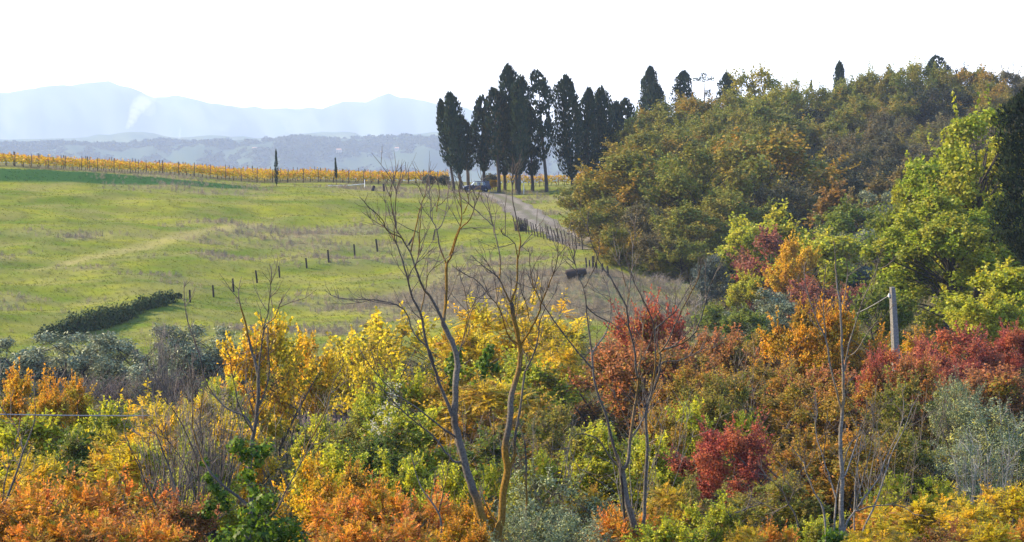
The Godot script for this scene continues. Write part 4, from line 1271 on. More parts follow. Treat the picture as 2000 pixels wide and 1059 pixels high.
func bare_trees() -> void:
	bare_tree(42.5, 0.42, 1.1, [
		[[952, 1059, 934, 988, 920, 944, 907, 900, 895, 852, 888, 825, 890, 778, 891, 734, 894, 714, 886, 676, 874, 649, 865, 629], 25, 12],
		[[865, 629, 869, 605, 872, 564, 872, 520, 873, 516], 11, 8],
		[[872, 518, 860, 486, 853, 450, 841, 423, 841, 397, 838, 378], 6, 2],
		[[853, 450, 865, 433, 872, 404, 874, 378], 4, 2],
		[[853, 414, 858, 378], 3, 2],
		[[873, 516, 884, 493, 898, 448, 918, 428, 932, 391, 937, 373], 7, 2],
		[[878, 500, 889, 465, 901, 431, 899, 397, 896, 372], 6, 2],
		[[904, 418, 915, 397, 911, 376], 3, 2],
		[[865, 629, 843, 584, 826, 561, 811, 523, 802, 494, 785, 465, 773, 443, 773, 391, 775, 368], 10, 2],
		[[773, 443, 763, 387, 763, 366], 3, 2],
		[[802, 494, 816, 428, 819, 411, 828, 387, 833, 368], 5, 2],
		[[811, 523, 818, 489, 819, 455, 822, 420], 5, 2],
		[[886, 822, 880, 805, 863, 761, 846, 714, 830, 659, 821, 612, 806, 584, 796, 544, 788, 516, 777, 482, 770, 465, 772, 441], 13, 3],
		[[785, 465, 756, 450, 748, 431, 731, 413], 5, 2],
		[[770, 465, 752, 445, 738, 436], 3, 2],
		[[796, 544, 808, 522, 815, 505], 4, 2],
		[[846, 714, 840, 686, 809, 652, 789, 605, 745, 588, 700, 585, 678, 584], 7, 2],
		[[821, 612, 830, 571, 838, 533, 860, 515], 5, 2],
		[[907, 900, 890, 903, 869, 883, 846, 852, 812, 825, 775, 791, 752, 765], 9, 3],
		[[895, 858, 863, 836, 825, 805, 785, 778, 741, 737, 712, 700], 8, 2],
		[[890, 720, 901, 673, 915, 612, 911, 591, 906, 560], 5, 2],
		[[901, 673, 912, 640, 925, 595, 940, 578], 3, 2],
	], "tall lichen-covered bare tree, left one of two forked trunks at bottom centre")
	bare_tree(43.0, 0.5, 1.1, [
		[[971, 1059, 980, 1015, 983, 961, 991, 920, 986, 876, 995, 825, 1000, 768, 1015, 714, 1015, 676, 1006, 632, 998, 591], 24, 10],
		[[998, 591, 989, 574, 976, 547, 965, 535, 952, 526], 7, 3],
		[[976, 547, 977, 523, 974, 486, 964, 442, 957, 418, 952, 394], 6, 2],
		[[964, 442, 945, 425, 932, 412], 4, 2],
		[[998, 591, 1010, 550, 1011, 506, 1017, 476, 1011, 438, 1003, 401, 1001, 370, 1000, 345], 8, 2],
		[[1011, 506, 1007, 480, 998, 468, 983, 459], 4, 2],
		[[1015, 676, 1034, 649, 1052, 612, 1057, 591, 1071, 561, 1085, 523, 1090, 493, 1090, 476], 8, 2],
		[[1057, 591, 1044, 564, 1037, 537, 1034, 510], 4, 2],
		[[1052, 612, 1036, 628, 1030, 600, 1018, 570], 4, 2],
		[[991, 920, 1005, 890, 1007, 846, 1019, 775, 1025, 727, 1039, 700, 1051, 659, 1054, 629, 1066, 600], 11, 3],
		[[1015, 676, 991, 652, 976, 605, 952, 574, 933, 550, 911, 537], 6, 2],
		[[1006, 632, 1000, 650, 985, 620, 975, 600, 968, 560], 4, 2],
		[[952, 1030, 945, 1000, 938, 975], 8, 4],
		[[976, 1040, 960, 1010, 948, 985], 8, 5],
	], "tall lichen-covered bare tree, right one of two forked trunks at bottom centre")
	bare_tree(43.5, 0.22, 1.3, [
		[[1243, 1059, 1238, 1025, 1225, 981, 1216, 930, 1213, 915], 20, 15],
		[[1213, 915, 1196, 863, 1182, 805, 1165, 761, 1157, 707, 1156, 689, 1150, 645, 1145, 597, 1140, 563, 1130, 543, 1120, 505, 1111, 475], 11, 2],
		[[1140, 563, 1159, 529, 1166, 505], 4, 2],
		[[1145, 597, 1150, 604, 1173, 621, 1190, 628], 5, 3],
		[[1156, 689, 1179, 658, 1190, 631, 1193, 590, 1186, 563], 6, 2],
		[[1157, 720, 1139, 699, 1108, 662, 1072, 611, 1054, 584, 1040, 560], 7, 2],
		[[1145, 605, 1115, 595, 1092, 580], 3, 2],
		[[1216, 920, 1226, 903, 1230, 863, 1240, 792, 1245, 764, 1248, 735, 1244, 733, 1237, 672, 1227, 631, 1224, 600, 1210, 573, 1195, 546, 1176, 519, 1159, 485, 1149, 451], 13, 2],
		[[1224, 600, 1230, 563, 1235, 516, 1236, 480], 6, 2],
		[[1222, 560, 1212, 520, 1206, 500], 3, 2],
		[[1243, 1059, 1257, 1022, 1260, 964, 1264, 890, 1262, 836, 1264, 795, 1284, 741, 1291, 700, 1291, 686, 1322, 675, 1353, 655, 1370, 621, 1380, 584, 1393, 546], 16, 3],
		[[1291, 686, 1312, 652, 1332, 604, 1360, 553, 1368, 525], 6, 2],
		[[1270, 780, 1280, 716, 1278, 645, 1264, 600, 1244, 563, 1236, 540], 7, 2],
		[[1278, 645, 1300, 625, 1322, 604, 1340, 570], 5, 2],
		[[1262, 800, 1285, 716, 1322, 705, 1353, 694], 6, 2],
		[[1213, 917, 1189, 890, 1165, 856, 1125, 849, 1108, 886], 7, 2],
		[[1230, 863, 1250, 830, 1262, 800, 1275, 760], 7, 4],
		[[1244, 733, 1252, 690, 1256, 650, 1262, 610], 5, 2],
		[[1240, 792, 1225, 782, 1204, 780], 3, 2],
		[[1222, 1059, 1219, 1000, 1213, 930], 9, 7],
	], "grey multi-stemmed bare tree right of centre in front of the dark red tree")
	bare_tree(42.0, 0.22, 1.2, [
		[[1645, 1059, 1643, 996, 1645, 921, 1642, 875, 1645, 815, 1648, 770, 1647, 724, 1644, 673, 1642, 605, 1634, 550, 1632, 515], 17, 3],
		[[1650, 724, 1658, 673, 1675, 619, 1685, 588, 1712, 527, 1716, 505], 7, 2],
		[[1644, 800, 1637, 778, 1624, 724, 1613, 663, 1593, 619, 1579, 575, 1572, 550], 9, 2],
		[[1655, 700, 1675, 683, 1692, 655, 1709, 632], 5, 2],
		[[1642, 605, 1652, 570, 1656, 530], 4, 2],
		[[1613, 663, 1608, 600, 1610, 560], 4, 2],
		[[1614, 1059, 1609, 999, 1591, 963, 1576, 927, 1570, 903, 1557, 888], 10, 3],
		[[1630, 1040, 1633, 975, 1621, 936, 1609, 897, 1594, 845, 1597, 806], 9, 2],
		[[1669, 1055, 1669, 990, 1672, 933, 1681, 867, 1690, 820], 8, 2],
		[[1648, 1041, 1672, 996, 1696, 963, 1720, 927, 1735, 885, 1759, 833, 1765, 797], 9, 2],
		[[1681, 1053, 1705, 996, 1729, 927, 1741, 888, 1765, 842, 1783, 794], 9, 2],
		[[1672, 996, 1678, 960, 1693, 909, 1705, 854, 1705, 812], 6, 2],
		[[1669, 999, 1711, 988, 1756, 988, 1786, 1005], 6, 2],
		[[1633, 975, 1655, 880, 1680, 850, 1690, 830], 6, 2],
		[[1609, 897, 1612, 860, 1610, 840], 4, 2],
		[[1650, 930, 1668, 880, 1680, 840], 6, 2],
	], "tall straight bare tree with a fan of pale lower stems at the lower right", "bare_tree", "tree", 0.5)
	bare_tree(42.5, 0.12, 1.5, [
		[[481, 1059, 491, 1022, 488, 937, 490, 880, 495, 849, 502, 798, 504, 747, 499, 710, 488, 672, 482, 645, 471, 604, 466, 580], 19, 3],
		[[504, 747, 506, 713, 511, 672, 516, 635, 524, 611, 528, 567, 530, 545], 7, 2],
		[[516, 635, 536, 621, 546, 594], 4, 2],
		[[502, 798, 522, 750, 526, 706, 524, 680], 6, 2],
		[[488, 990, 464, 970, 420, 934, 400, 905, 393, 890, 376, 836, 376, 768, 378, 740], 11, 3],
		[[497, 849, 480, 815, 447, 800, 420, 775, 400, 740, 390, 696, 375, 655, 366, 628, 359, 587], 8, 2],
		[[488, 937, 474, 886, 470, 850, 462, 800], 6, 2],
		[[500, 1040, 538, 998, 562, 951, 596, 890, 616, 859, 632, 820], 8, 2],
		[[497, 849, 470, 800, 455, 740, 450, 700], 5, 2],
	], "ivy-clad bare tree with upright stems in front of the golden trees")
	bare_tree(45.0, 0.1, 1.7, [
		[[413, 1059, 393, 1036, 359, 995, 342, 951, 325, 900, 305, 850], 11, 3],
		[[413, 1059, 389, 1005, 386, 910, 366, 852, 350, 820, 330, 790], 9, 2],
		[[389, 1005, 372, 940, 350, 890, 318, 850], 6, 2],
		[[332, 1059, 308, 998, 288, 951, 266, 900, 250, 863], 9, 2],
		[[386, 930, 395, 870, 390, 820, 396, 770], 6, 2],
		[[359, 995, 330, 960, 300, 945], 5, 2],
		[[320, 1030, 280, 1010, 250, 1004], 5, 2],
		[[410, 1050, 430, 1000, 440, 950, 446, 900], 6, 2],
	], "low bare tree leaning left with many thin grey stems left of the ivy-clad one")
	bare_tree(45.0, 0.3, 1.2, [
		[[3, 1056, 5, 998, 27, 937, 44, 883, 58, 849, 68, 812, 68, 771], 10, 2],
		[[5, 998, 7, 951, 20, 905, 24, 897, 30, 860], 6, 2],
		[[44, 883, 40, 850, 20, 820, 5, 800], 4, 2],
		[[14, 970, 34, 930, 50, 900], 4, 2],
	], "slender bare tree leaning right at the left edge")
	bare_tree(42.0, 0.3, 0.8, [
		[[863, 1059, 858, 1005, 836, 971, 822, 951, 812, 925], 8, 2],
		[[858, 1000, 866, 958, 873, 930, 876, 905], 5, 2],
	], "thin forked sapling among the central orange sumacs", "bare_sapling")
	bare_tree(43.0, 0.25, 0.5, [[[1025, 1059, 1029, 971, 1027, 890, 1025, 866], 7, 4], [[1034, 1059, 1055, 1010, 1072, 975], 5, 2]], "straight dark sapling rising out of the silvery young olive", "bare_sapling")
	bare_tree(56.0, 0.1, 1.0, [[[596, 900, 612, 850, 630, 815, 650, 750, 665, 722], 5, 2], [[630, 815, 640, 790, 645, 770], 3, 2]], "pale thin bare sapling in front of the ruined hut", "bare_sapling")
	bare_tree(46.0, 0.05, 2.0, [[[1562, 1059, 1555, 1010, 1540, 985, 1528, 960, 1510, 940], 7, 2], [[1540, 985, 1520, 995, 1490, 985], 5, 2], [[1540, 985, 1550, 960, 1556, 945], 4, 2]], "dead grey bush with crooked twigs left of the lower fan of bare stems", "bare_bush", "shrub")
	bare_tree(45.0, 0.05, 1.0, [[[1366, 1059, 1385, 1035, 1420, 1010, 1450, 998, 1470, 990], 8, 3], [[1450, 1059, 1438, 1030, 1428, 1010], 5, 2]], "leaning grey dead branch at the bottom below the round red bush", "bare_bush", "shrub")


func leafy(m: MB, p: Vector3, r: float, n: int, l: float, pal: Array) -> void:
	for k in n:
		var dv := rvec()
		var pos := p + dv * r * (0.45 + 0.6 * sqrt(rng.randf())) * (0.8 + 0.5 * noise.get_noise_3d(dv.x * 20.0 + p.x * 9.0, dv.y * 20.0, dv.z * 20.0))
		var nn := (dv + rvec() * 0.7).normalized()
		var dd := (Vector3.DOWN + rvec() * 0.6)
		dd = (dd - nn * dd.dot(nn)).normalized()
		m.leaf(pos, dd, nn, l * rr(0.7, 1.3), l * 0.9, pick(pal).darkened(rr(0.0, 0.25)))

func ivy(d: float, blobs: Array, label: String, dens := 1.0, l := 0.11) -> void:
	var m := MB.new()
	var low: Array = blobs[0]
	for b in blobs:
		if b[1] > low[1]: low = b
	var f := at(low[0], low[1], d)
	var base := Vector3(f.x, minf(ground(f.x, d), f.y), f.z)
	var pal := [Color(0.075, 0.135, 0.012), Color(0.04, 0.085, 0.012), Color(0.16, 0.24, 0.016)]
	for b in blobs:
		var r: float = b[2] * d / F
		leafy(m, at(b[0], b[1], d) - base, r, int(r * r * 900.0 * dens) + 30, l, pal)
	var o := thing("ivy", base, label, "ivy")
	part("leaves", m.mesh(), M.leaf, o)

func brush_and_ivy() -> void:
	ivy(42.0, [[478, 880, 26], [500, 890, 26], [462, 865, 20], [520, 875, 18], [486, 925, 20], [494, 955, 16]], "green ivy bunch round the fork of the ivy-clad bare trunk")
	ivy(41.6, [[500, 1000, 34], [530, 1040, 44], [480, 1050, 40], [560, 1030, 34], [570, 1059, 36], [440, 1056, 34], [520, 975, 24]], "big green ivy mound at the bottom around the foot of the bare trunk")
	ivy(43.6, [[400, 900, 10], [408, 930, 12], [418, 950, 14], [430, 965, 14], [410, 985, 14], [405, 1000, 16], [440, 985, 14]], "ivy climbing the left leaning stem beside the ivy mound")
	ivy(74.0, [[884, 742, 14], [886, 722, 17], [888, 702, 18], [893, 685, 13], [880, 762, 12]], "dark upright ivy column behind the left forked bare trunk", 0.8, 0.16)
	ivy(75.0, [[930, 752, 16], [938, 730, 15], [945, 708, 15], [952, 690, 13], [958, 680, 8], [968, 716, 10], [922, 768, 14]], "dark leaning ivy column between the two forked bare trunks", 0.8, 0.16)
	ivy(84.0, [[584, 800, 13], [580, 830, 14], [578, 860, 14], [586, 780, 11], [574, 885, 12]], "dark ivy column left of the ruined hut", 0.8, 0.16)
	ivy(41.6, [[1625, 1040, 18], [1640, 1050, 16], [1618, 1059, 18], [1658, 1056, 14]], "small bright ivy clump at the foot of the tall straight bare tree")
	# white seed heads of old man's beard
	var m := MB.new()
	var base := at(762, 800, 60.0)
	for q in [[752, 790], [764, 776], [744, 806], [768, 798], [735, 822], [772, 768], [748, 828], [758, 812], [728, 836], [775, 756], [766, 745], [742, 842]]:
		var p := at(q[0] + rr(-6, 6), q[1] + rr(-6, 6), 60.0 + rr(-0.6, 0.6)) - base
		for k in 20:
			var dv := rvec()
			m.leaf(p + dv * rr(0.0, 0.16), dv, dv.cross(rvec()).normalized(), 0.07, 0.045, Color(0.40, 0.385, 0.28).darkened(rr(0.0, 0.3)))
	part("seed_heads", m.mesh(), M.leaf, thing("clematis", base, "fluffy cream seed heads of a climber right of the ruined hut", "climber"))
	# dark hedge of brambles over the end of the wire fence
	var h := MB.new()
	var hb := gp(210, 640, 190.0, 260.0)
	var prof := [[348, 580, 4], [330, 583, 9], [312, 588, 11], [296, 592, 10], [278, 598, 10], [262, 606, 10], [246, 614, 12], [230, 618, 13], [214, 622, 15], [198, 626, 15], [182, 630, 15], [166, 634, 14], [150, 638, 14], [134, 642, 13], [118, 646, 12], [102, 650, 10], [86, 655, 8]]
	for q in prof:
		var g := gp(q[0], q[1] + q[2] * 0.9, 185.0, 260.0)
		var r: float = q[2] * -g.z / F * 1.7
		for k in int(180 + r * 380):
			var dv := rvec()
			var p := g - hb + Vector3(dv.x * 1.2, absf(dv.y) * 1.75, dv.z * 1.1) * r * (0.4 + 0.65 * sqrt(rng.randf())) * (0.85 + 0.5 * noise.get_noise_3d(dv.x * 15.0 + q[0], dv.y * 15.0, dv.z * 15.0))
			var nn := (dv + rvec() * 0.7).normalized()
			h.leaf(p, nn.cross(rvec()).normalized(), nn, rr(0.2, 0.32), rr(0.14, 0.24), Color(0.026, 0.044, 0.018).lerp(Color(0.05, 0.068, 0.022), rng.randf()))
	part("leaves", h.mesh(), M.conifer, thing("bramble_hedge", hb, "long dark bramble hedge lying across the lower left of the meadow", "hedge"))
	# leafless brush
	for kind in [["brush_grey", Color(0.17, 0.15, 0.13)], ["brush_purple", Color(0.12, 0.092, 0.082)], ["brush_pale", Color(0.30, 0.285, 0.26)]]:
		T[kind[0]] = []
		for v in 2:
			var a := MB.new()
			var t := MB.new()
			for k in (16 if kind[0] == "brush_pale" else 46):
				var an := rr(0, TAU)
				var f := Vector3(cos(an), 0, sin(an)) * rr(0.0, 1.2)
				var dir := (Vector3.UP * 1.4 + f * 0.7 + rvec() * 0.35).normalized()
				var c: Color = (kind[1] as Color).darkened(rr(0.0, 0.35))
				var pts := PackedVector3Array([f - Vector3(0, 0.2, 0)])
				var p := f
				for s in 4:
					dir = (dir + rvec() * 0.2).normalized()
					p += dir * rr(0.5, 0.85)
					pts.append(p)
				t.tube(pts, PackedFloat32Array([0.028, 0.024, 0.018, 0.012, 0.006]), 4, PackedColorArray([c, c, c, c, c]))
				for s in 9:
					var from: Vector3 = pts[1 + rng.randi() % 4]
					var dd := (dir + rvec() * 0.9).normalized()
					var p1 := from + dd * rr(0.25, 0.5)
					a.tube(PackedVector3Array([from, p1, p1 + (dd + rvec() * 0.5).normalized() * rr(0.2, 0.45)]), PackedFloat32Array([0.011, 0.008, 0.004]), 3, PackedColorArray([c, c, c]))
			T[kind[0]].append({"crown": a.mesh(), "trunk": t.mesh(), "w": 3.6, "h": 2.9, "tall": 2.4, "mat": "twig"})
	var G := "leafless brush at the far side of the meadow"
	for q in [[1296, 540, 110, 214, "leafless grey brush under the big ochre-orange oak"], [1346, 556, 90, 206, "leafless grey brush left of the lone grey-green olive tree"], [1262, 534, 90, 222, "leafless grey brush right of the dark log"], [1316, 578, 120, 196, "lower leafless grey brush above the dark red tree"], [1440, 560, 60, 205, "thin grey brush right of the lone grey-green olive tree"]]:
		plant("brush_grey", q[0], q[1], q[2], q[3], "bare_brush", q[4], "shrub", G)
	for q in [[170, 738, 150, 140, "purple-brown leafless brush under the left olive trees"], [240, 742, 120, 136, "purple-brown leafless brush in the middle under the olive row"], [330, 726, 130, 134, "purple-brown leafless brush under the silvery olive trees"], [120, 756, 120, 132, "purple-brown leafless brush behind the orange-tipped young trees"], [690, 770, 80, 118, "dark leafless brush behind the roof of the ruined hut"]]:
		plant("brush_purple", q[0], q[1], q[2], q[3], "bare_brush", q[4], "shrub", "purple leafless brush below the olives")
	plant("brush_pale", 1958, 836, 120, 52, "bare_brush", "pale tangled bare twigs before the wide grey olive bush at the right edge", "shrub")
	plant("brush_pale", 1900, 872, 80, 52, "bare_brush", "pale bare twigs before the shaded grey olive bush", "shrub")
	plant("brush_grey", 330, 800, 130, 46, "bare_brush", "thicket of long thin grey stems at the lower left, leaning bare tree's left half", "shrub")
	plant("brush_grey", 410, 752, 120, 47, "bare_brush", "thicket of long thin grey stems left of the ivy-clad bare trunk", "shrub")
	plant("brush_grey", 322, 640, 70, 120, "bare_brush", "tall thin bare stems before the silvery olive trees", "shrub")


# ---------------------------------------------------------------- fences, track side
func post_shape(h: float, r: float, col: Color) -> Mesh:
	var m := MB.new()
	m.tube(PackedVector3Array([Vector3(0, -0.25, 0), Vector3(0.01, h * 0.5, 0), Vector3(0, h - 0.03, 0), Vector3(0, h, 0)]), PackedFloat32Array([r, r * 0.96, r * 0.9, r * 0.6]), 7, PackedColorArray([col.darkened(0.25), col, col, col.lightened(0.1)]))
	return m.mesh()

func fence(called: String, posts: Array, r: float, col: Color, wires: Array, label: String, d0: float, d1: float, piece: String) -> void:
	var first := gp(posts[0][0], posts[0][1], d0, d1)
	var o := thing(called, first, label, "fence")
	var tops := []
	for q in posts:
		var g := gp(q[0], q[1], d0, d1)
		var top := at(q[2], q[3], -g.z)
		var s := part(piece, post_shape(maxf(top.distance_to(g), 0.4), r * rr(0.85, 1.2), col.darkened(rr(0.0, 0.3))), M.wood, o)
		s.position = g - first
		var up := (top - g).normalized()
		s.basis = Basis(up.cross(Vector3.FORWARD).normalized() * -1.0, up, Vector3.BACK).orthonormalized()
		tops.append([g - first, top - first])
	for w in wires:
		var m := MB.new()
		for k in tops.size() - 1:
			var a: Vector3 = (tops[k][0] as Vector3).lerp(tops[k][1], w)
			var b: Vector3 = (tops[k + 1][0] as Vector3).lerp(tops[k + 1][1], w)
			m.tube(PackedVector3Array([a, (a + b) * 0.5 - Vector3(0, 0.05, 0), b]), PackedFloat32Array([0.007, 0.007, 0.007]), 3, PackedColorArray([Color(0.12, 0.11, 0.1), Color(0.12, 0.11, 0.1), Color(0.12, 0.11, 0.1)]))
		part("wire", m.mesh(), M.metal, o)

func fences() -> void:
	fence("wire_fence", [[371, 592, 370, 566], [417, 582, 415, 557], [456, 571, 454, 544], [502, 554, 499, 528], [546, 543, 544, 519], [599, 526, 597, 504], [642, 514, 640, 488], [693, 505, 691, 477], [737, 493, 734, 467], [797, 480, 808, 462], [846, 470, 850, 448]], 0.115, Color(0.05, 0.042, 0.038), [0.5, 0.86], "wire fence on dark wooden posts climbing across the green meadow", 190.0, 290.0, "post")
	var st := []
	for k in 23:
		var f := k / 22.0
		var x := lerpf(1008.0, 1138.0, pow(f, 1.1))
		var y := 448.0 + 40.0 * pow(f, 0.95) + rr(-2, 2)
		st.append([x, y, x - rr(1.0, 9.0) * (1.0 - f * 0.4), y - rr(24.0, 31.0)])
	fence("stake_fence", st, 0.065, Color(0.085, 0.07, 0.06), [0.4, 0.75], "row of dark leaning stakes along the lower side of the dirt track", 215.0, 290.0, "stake")
	fence("stake_fence", [[1146, 528, 1144, 503], [1152, 530, 1151, 508], [1158, 528, 1158, 500], [1166, 534, 1164, 512], [1176, 536, 1177, 514], [1188, 540, 1186, 520]], 0.11, Color(0.07, 0.06, 0.055), [0.6], "short broken stakes beside the dark log at the end of the track fence", 200.0, 260.0, "stake")
	var fw := MB.new()
	var line := [[360, 594], [417, 583], [456, 572], [502, 556], [546, 545], [599, 528], [642, 516], [693, 507], [737, 495], [797, 482], [850, 470]]
	var f0 := gp(600, 528, 190.0, 290.0)
	for k in 1500:
		var q := rng.randf() * (line.size() - 1.001)
		var a: Array = line[int(q)]
		var b: Array = line[int(q) + 1]
		var f := q - int(q)
		if noise.get_noise_1d(q * 60.0) < -0.1: continue
		var p := gp(lerpf(a[0], b[0], f), lerpf(a[1], b[1], f), 190.0, 290.0) if k % 12 == 0 else Vector3.ZERO
		if k % 12 != 0: continue
		for z in 7:
			var o2 := Vector3(rr(-0.7, 0.7), 0, rr(-0.5, 0.5))
			var dv := (Vector3.UP + rvec() * 0.6).normalized()
			fw.leaf(p - f0 + o2, dv, dv.cross(rvec()).normalized(), rr(0.25, 0.6), 0.09, Color(0.06, 0.075, 0.022).lerp(Color(0.13, 0.12, 0.05), rng.randf()))
	tag(part("fence_grass", fw.mesh(), M.grass, self), "dark uncut grass along the foot of the wire fence", "grass", "", "stuff")
	# dark tuft of dead weeds at the upper end of the stakes
	var g := gp(1016, 452, 225.0, 300.0)
	var m := MB.new()
	for k in 160:
		var f := Vector3(rr(-0.7, 0.9), 0, rr(-0.5, 0.5))
		var e := f + Vector3(rr(-0.3, 0.2), rr(0.7, 1.8), rr(-0.2, 0.2))
		var c := Color(0.07, 0.058, 0.055).darkened(rr(0.0, 0.4))
		m.tube(PackedVector3Array([f, e]), PackedFloat32Array([0.03, 0.008]), 3, PackedColorArray([c, c]))
	part("stems", m.mesh(), M.twig, thing("weed_clump", g, "dark clump of dead weeds at the upper end of the track stakes", "weeds"))
	# the log
	var lg := gp(1122, 546, 200.0, 260.0)
	var o := thing("log", lg, "thick dark log lying on pale earth beside the broken stakes", "log")
	var l := MB.new()
	var dk := Color(0.075, 0.055, 0.045)
	l.tube(PackedVector3Array([Vector3(-1.05, 0.55, 0.1), Vector3(-1.0, 0.6, 0.1), Vector3(-0.3, 0.68, 0.0), Vector3(0.7, 0.85, -0.2), Vector3(1.5, 1.0, -0.4)]), PackedFloat32Array([0.42, 0.62, 0.68, 0.62, 0.5]), 12, PackedColorArray([dk, dk, dk, dk, dk]))
	part("trunk", l.mesh(), M.wood, o)
	o.scale = Vector3.ONE * 0.78
	var e := MB.new()
	for k in 12:
		var a := TAU * k / 12.0
		var b := TAU * (k + 1) / 12.0
		e.tri(Vector3(-1.06, 0.55, 0.1), Vector3(-1.06, 0.55 + sin(a) * 0.42, 0.1 + cos(a) * 0.42), Vector3(-1.06, 0.55 + sin(b) * 0.42, 0.1 + cos(b) * 0.42), Color(0.10, 0.07, 0.055))
	part("cut_end", e.mesh(), M.wood, o)


# ---------------------------------------------------------------- ruined hut, concrete pole, cable
func hut() -> void:
	var d := 92.0
	var c := at(672, 790, d)
	var base := Vector3(c.x, ground(c.x, d), c.z)
	var o := thing("stone_hut", base, "ruined stone hut with a sagging brown tiled roof, overgrown by ivy and yellow shrubs", "hut")
	o.rotation.y = 0.12
	var ridge_y := at(672, 786, d + 2.0).y - base.y
	var eave_y := at(672, 832, d).y - base.y
	var wc := Color(0.21, 0.17, 0.135)
	var w := MB.new()
	w.box(Vector3(-1.05, eave_y * 0.5 - 0.2, 1.85), Vector3(2.3, eave_y + 0.4, 0.35), wc)
	w.box(Vector3(1.75, eave_y * 0.5 - 0.2, 1.85), Vector3(1.3, eave_y + 0.4, 0.35), wc)
	w.box(Vector3(0.6, eave_y - 0.22, 1.85), Vector3(1.0, 0.44, 0.346), wc)
	part("front_wall", w.mesh(), M.stone, o)
	for s in [-1.0, 1.0]:
		var g := MB.new()
		g.prism(PackedVector2Array([Vector2(-1.67, -0.4), Vector2(1.67, -0.4), Vector2(1.67, eave_y - 0.05), Vector2(0.0, ridge_y - 0.12), Vector2(-1.67, eave_y - 0.05)]), -0.16, 0.16, wc.darkened(0.1))
		var gw := part("gable_wall", g.mesh(), M.stone, o)
		gw.rotation.y = PI / 2
		gw.position = Vector3(s * 2.22, 0, 0)
	var bw := MB.new()
	bw.box(Vector3(0, eave_y * 0.5 - 0.2, -1.85), Vector3(4.7, eave_y + 0.4, 0.35), wc)
	part("back_wall", bw.mesh(), M.stone, o)
	var lin := MB.new()
	lin.box(Vector3(0.6, eave_y - 0.52, 1.87), Vector3(1.3, 0.16, 0.36), Color(0.12, 0.09, 0.065))
	part("lintel", lin.mesh(), M.wood, o)
	for s in [0.14, 1.06]:
		var j := MB.new()
		j.box(Vector3(s, (eave_y - 0.6) * 0.5, 2.0), Vector3(0.1, eave_y - 0.6, 0.12), Color(0.20, 0.16, 0.12))
		part("door_post", j.mesh(), M.wood, o)
	var sl := MB.new()
	var run := 2.3
	var drop := (ridge_y - eave_y) * run / 1.85
	for s in [-1.0, 1.0]:
		sl.quad(Vector3(-2.6, ridge_y - 0.06, 0), Vector3(2.6, ridge_y - 0.06, 0), Vector3(2.6, ridge_y - 0.06 - drop, s * run), Vector3(-2.6, ridge_y - 0.06 - drop, s * run), Color(0.13, 0.09, 0.075))
	var roof := part("roof", sl.mesh(), M.stone, o)
	# half round tiles, row by row; some have slipped
	var tiles := []
	for v in 4:
		var t := MB.new()
		var col := [Color(0.15, 0.105, 0.085), Color(0.13, 0.10, 0.08), Color(0.17, 0.115, 0.09), Color(0.12, 0.10, 0.085)][v] as Color
		for k in 5:
			var a := PI * k / 5.0
			var b := PI * (k + 1) / 5.0
			t.quad(Vector3(cos(a) * 0.11, sin(a) * 0.07, 0), Vector3(cos(b) * 0.11, sin(b) * 0.07, 0), Vector3(cos(b) * 0.09, sin(b) * 0.055 + 0.02, -0.42), Vector3(cos(a) * 0.09, sin(a) * 0.055 + 0.02, -0.42), col)
		tiles.append(t.mesh())
	var tilt := atan2(drop, run)
	var slope := sqrt(drop * drop + run * run)
	for r in 7:
		for k in 23:
			if rng.randf() < 0.05: continue
			var s := (r + 1) * slope / 7.0
			var sag := -0.10 * exp(-pow((k - 9.0) / 5.0, 2.0))
			var tl := part("tile", tiles[rng.randi() % 4], M.stone, roof)
			tl.position = Vector3(-2.5 + k * 0.227, ridge_y - 0.04 - s * sin(tilt) + sag * 0.4 + 0.03, s * cos(tilt))
			tl.rotation = Vector3(tilt, rr(-0.06, 0.06), rr(-0.08, 0.08))
	for k in 12:
		var tl := part("ridge_tile", tiles[k % 4], M.stone, roof)
		tl.position = Vector3(-2.4 + k * 0.43, ridge_y + 0.01 + rr(-0.02, 0.03), 0.0)
		tl.rotation = Vector3(0, PI / 2 + rr(-0.1, 0.1), 0)
		tl.scale = Vector3(1.5, 1.4, 1.1)

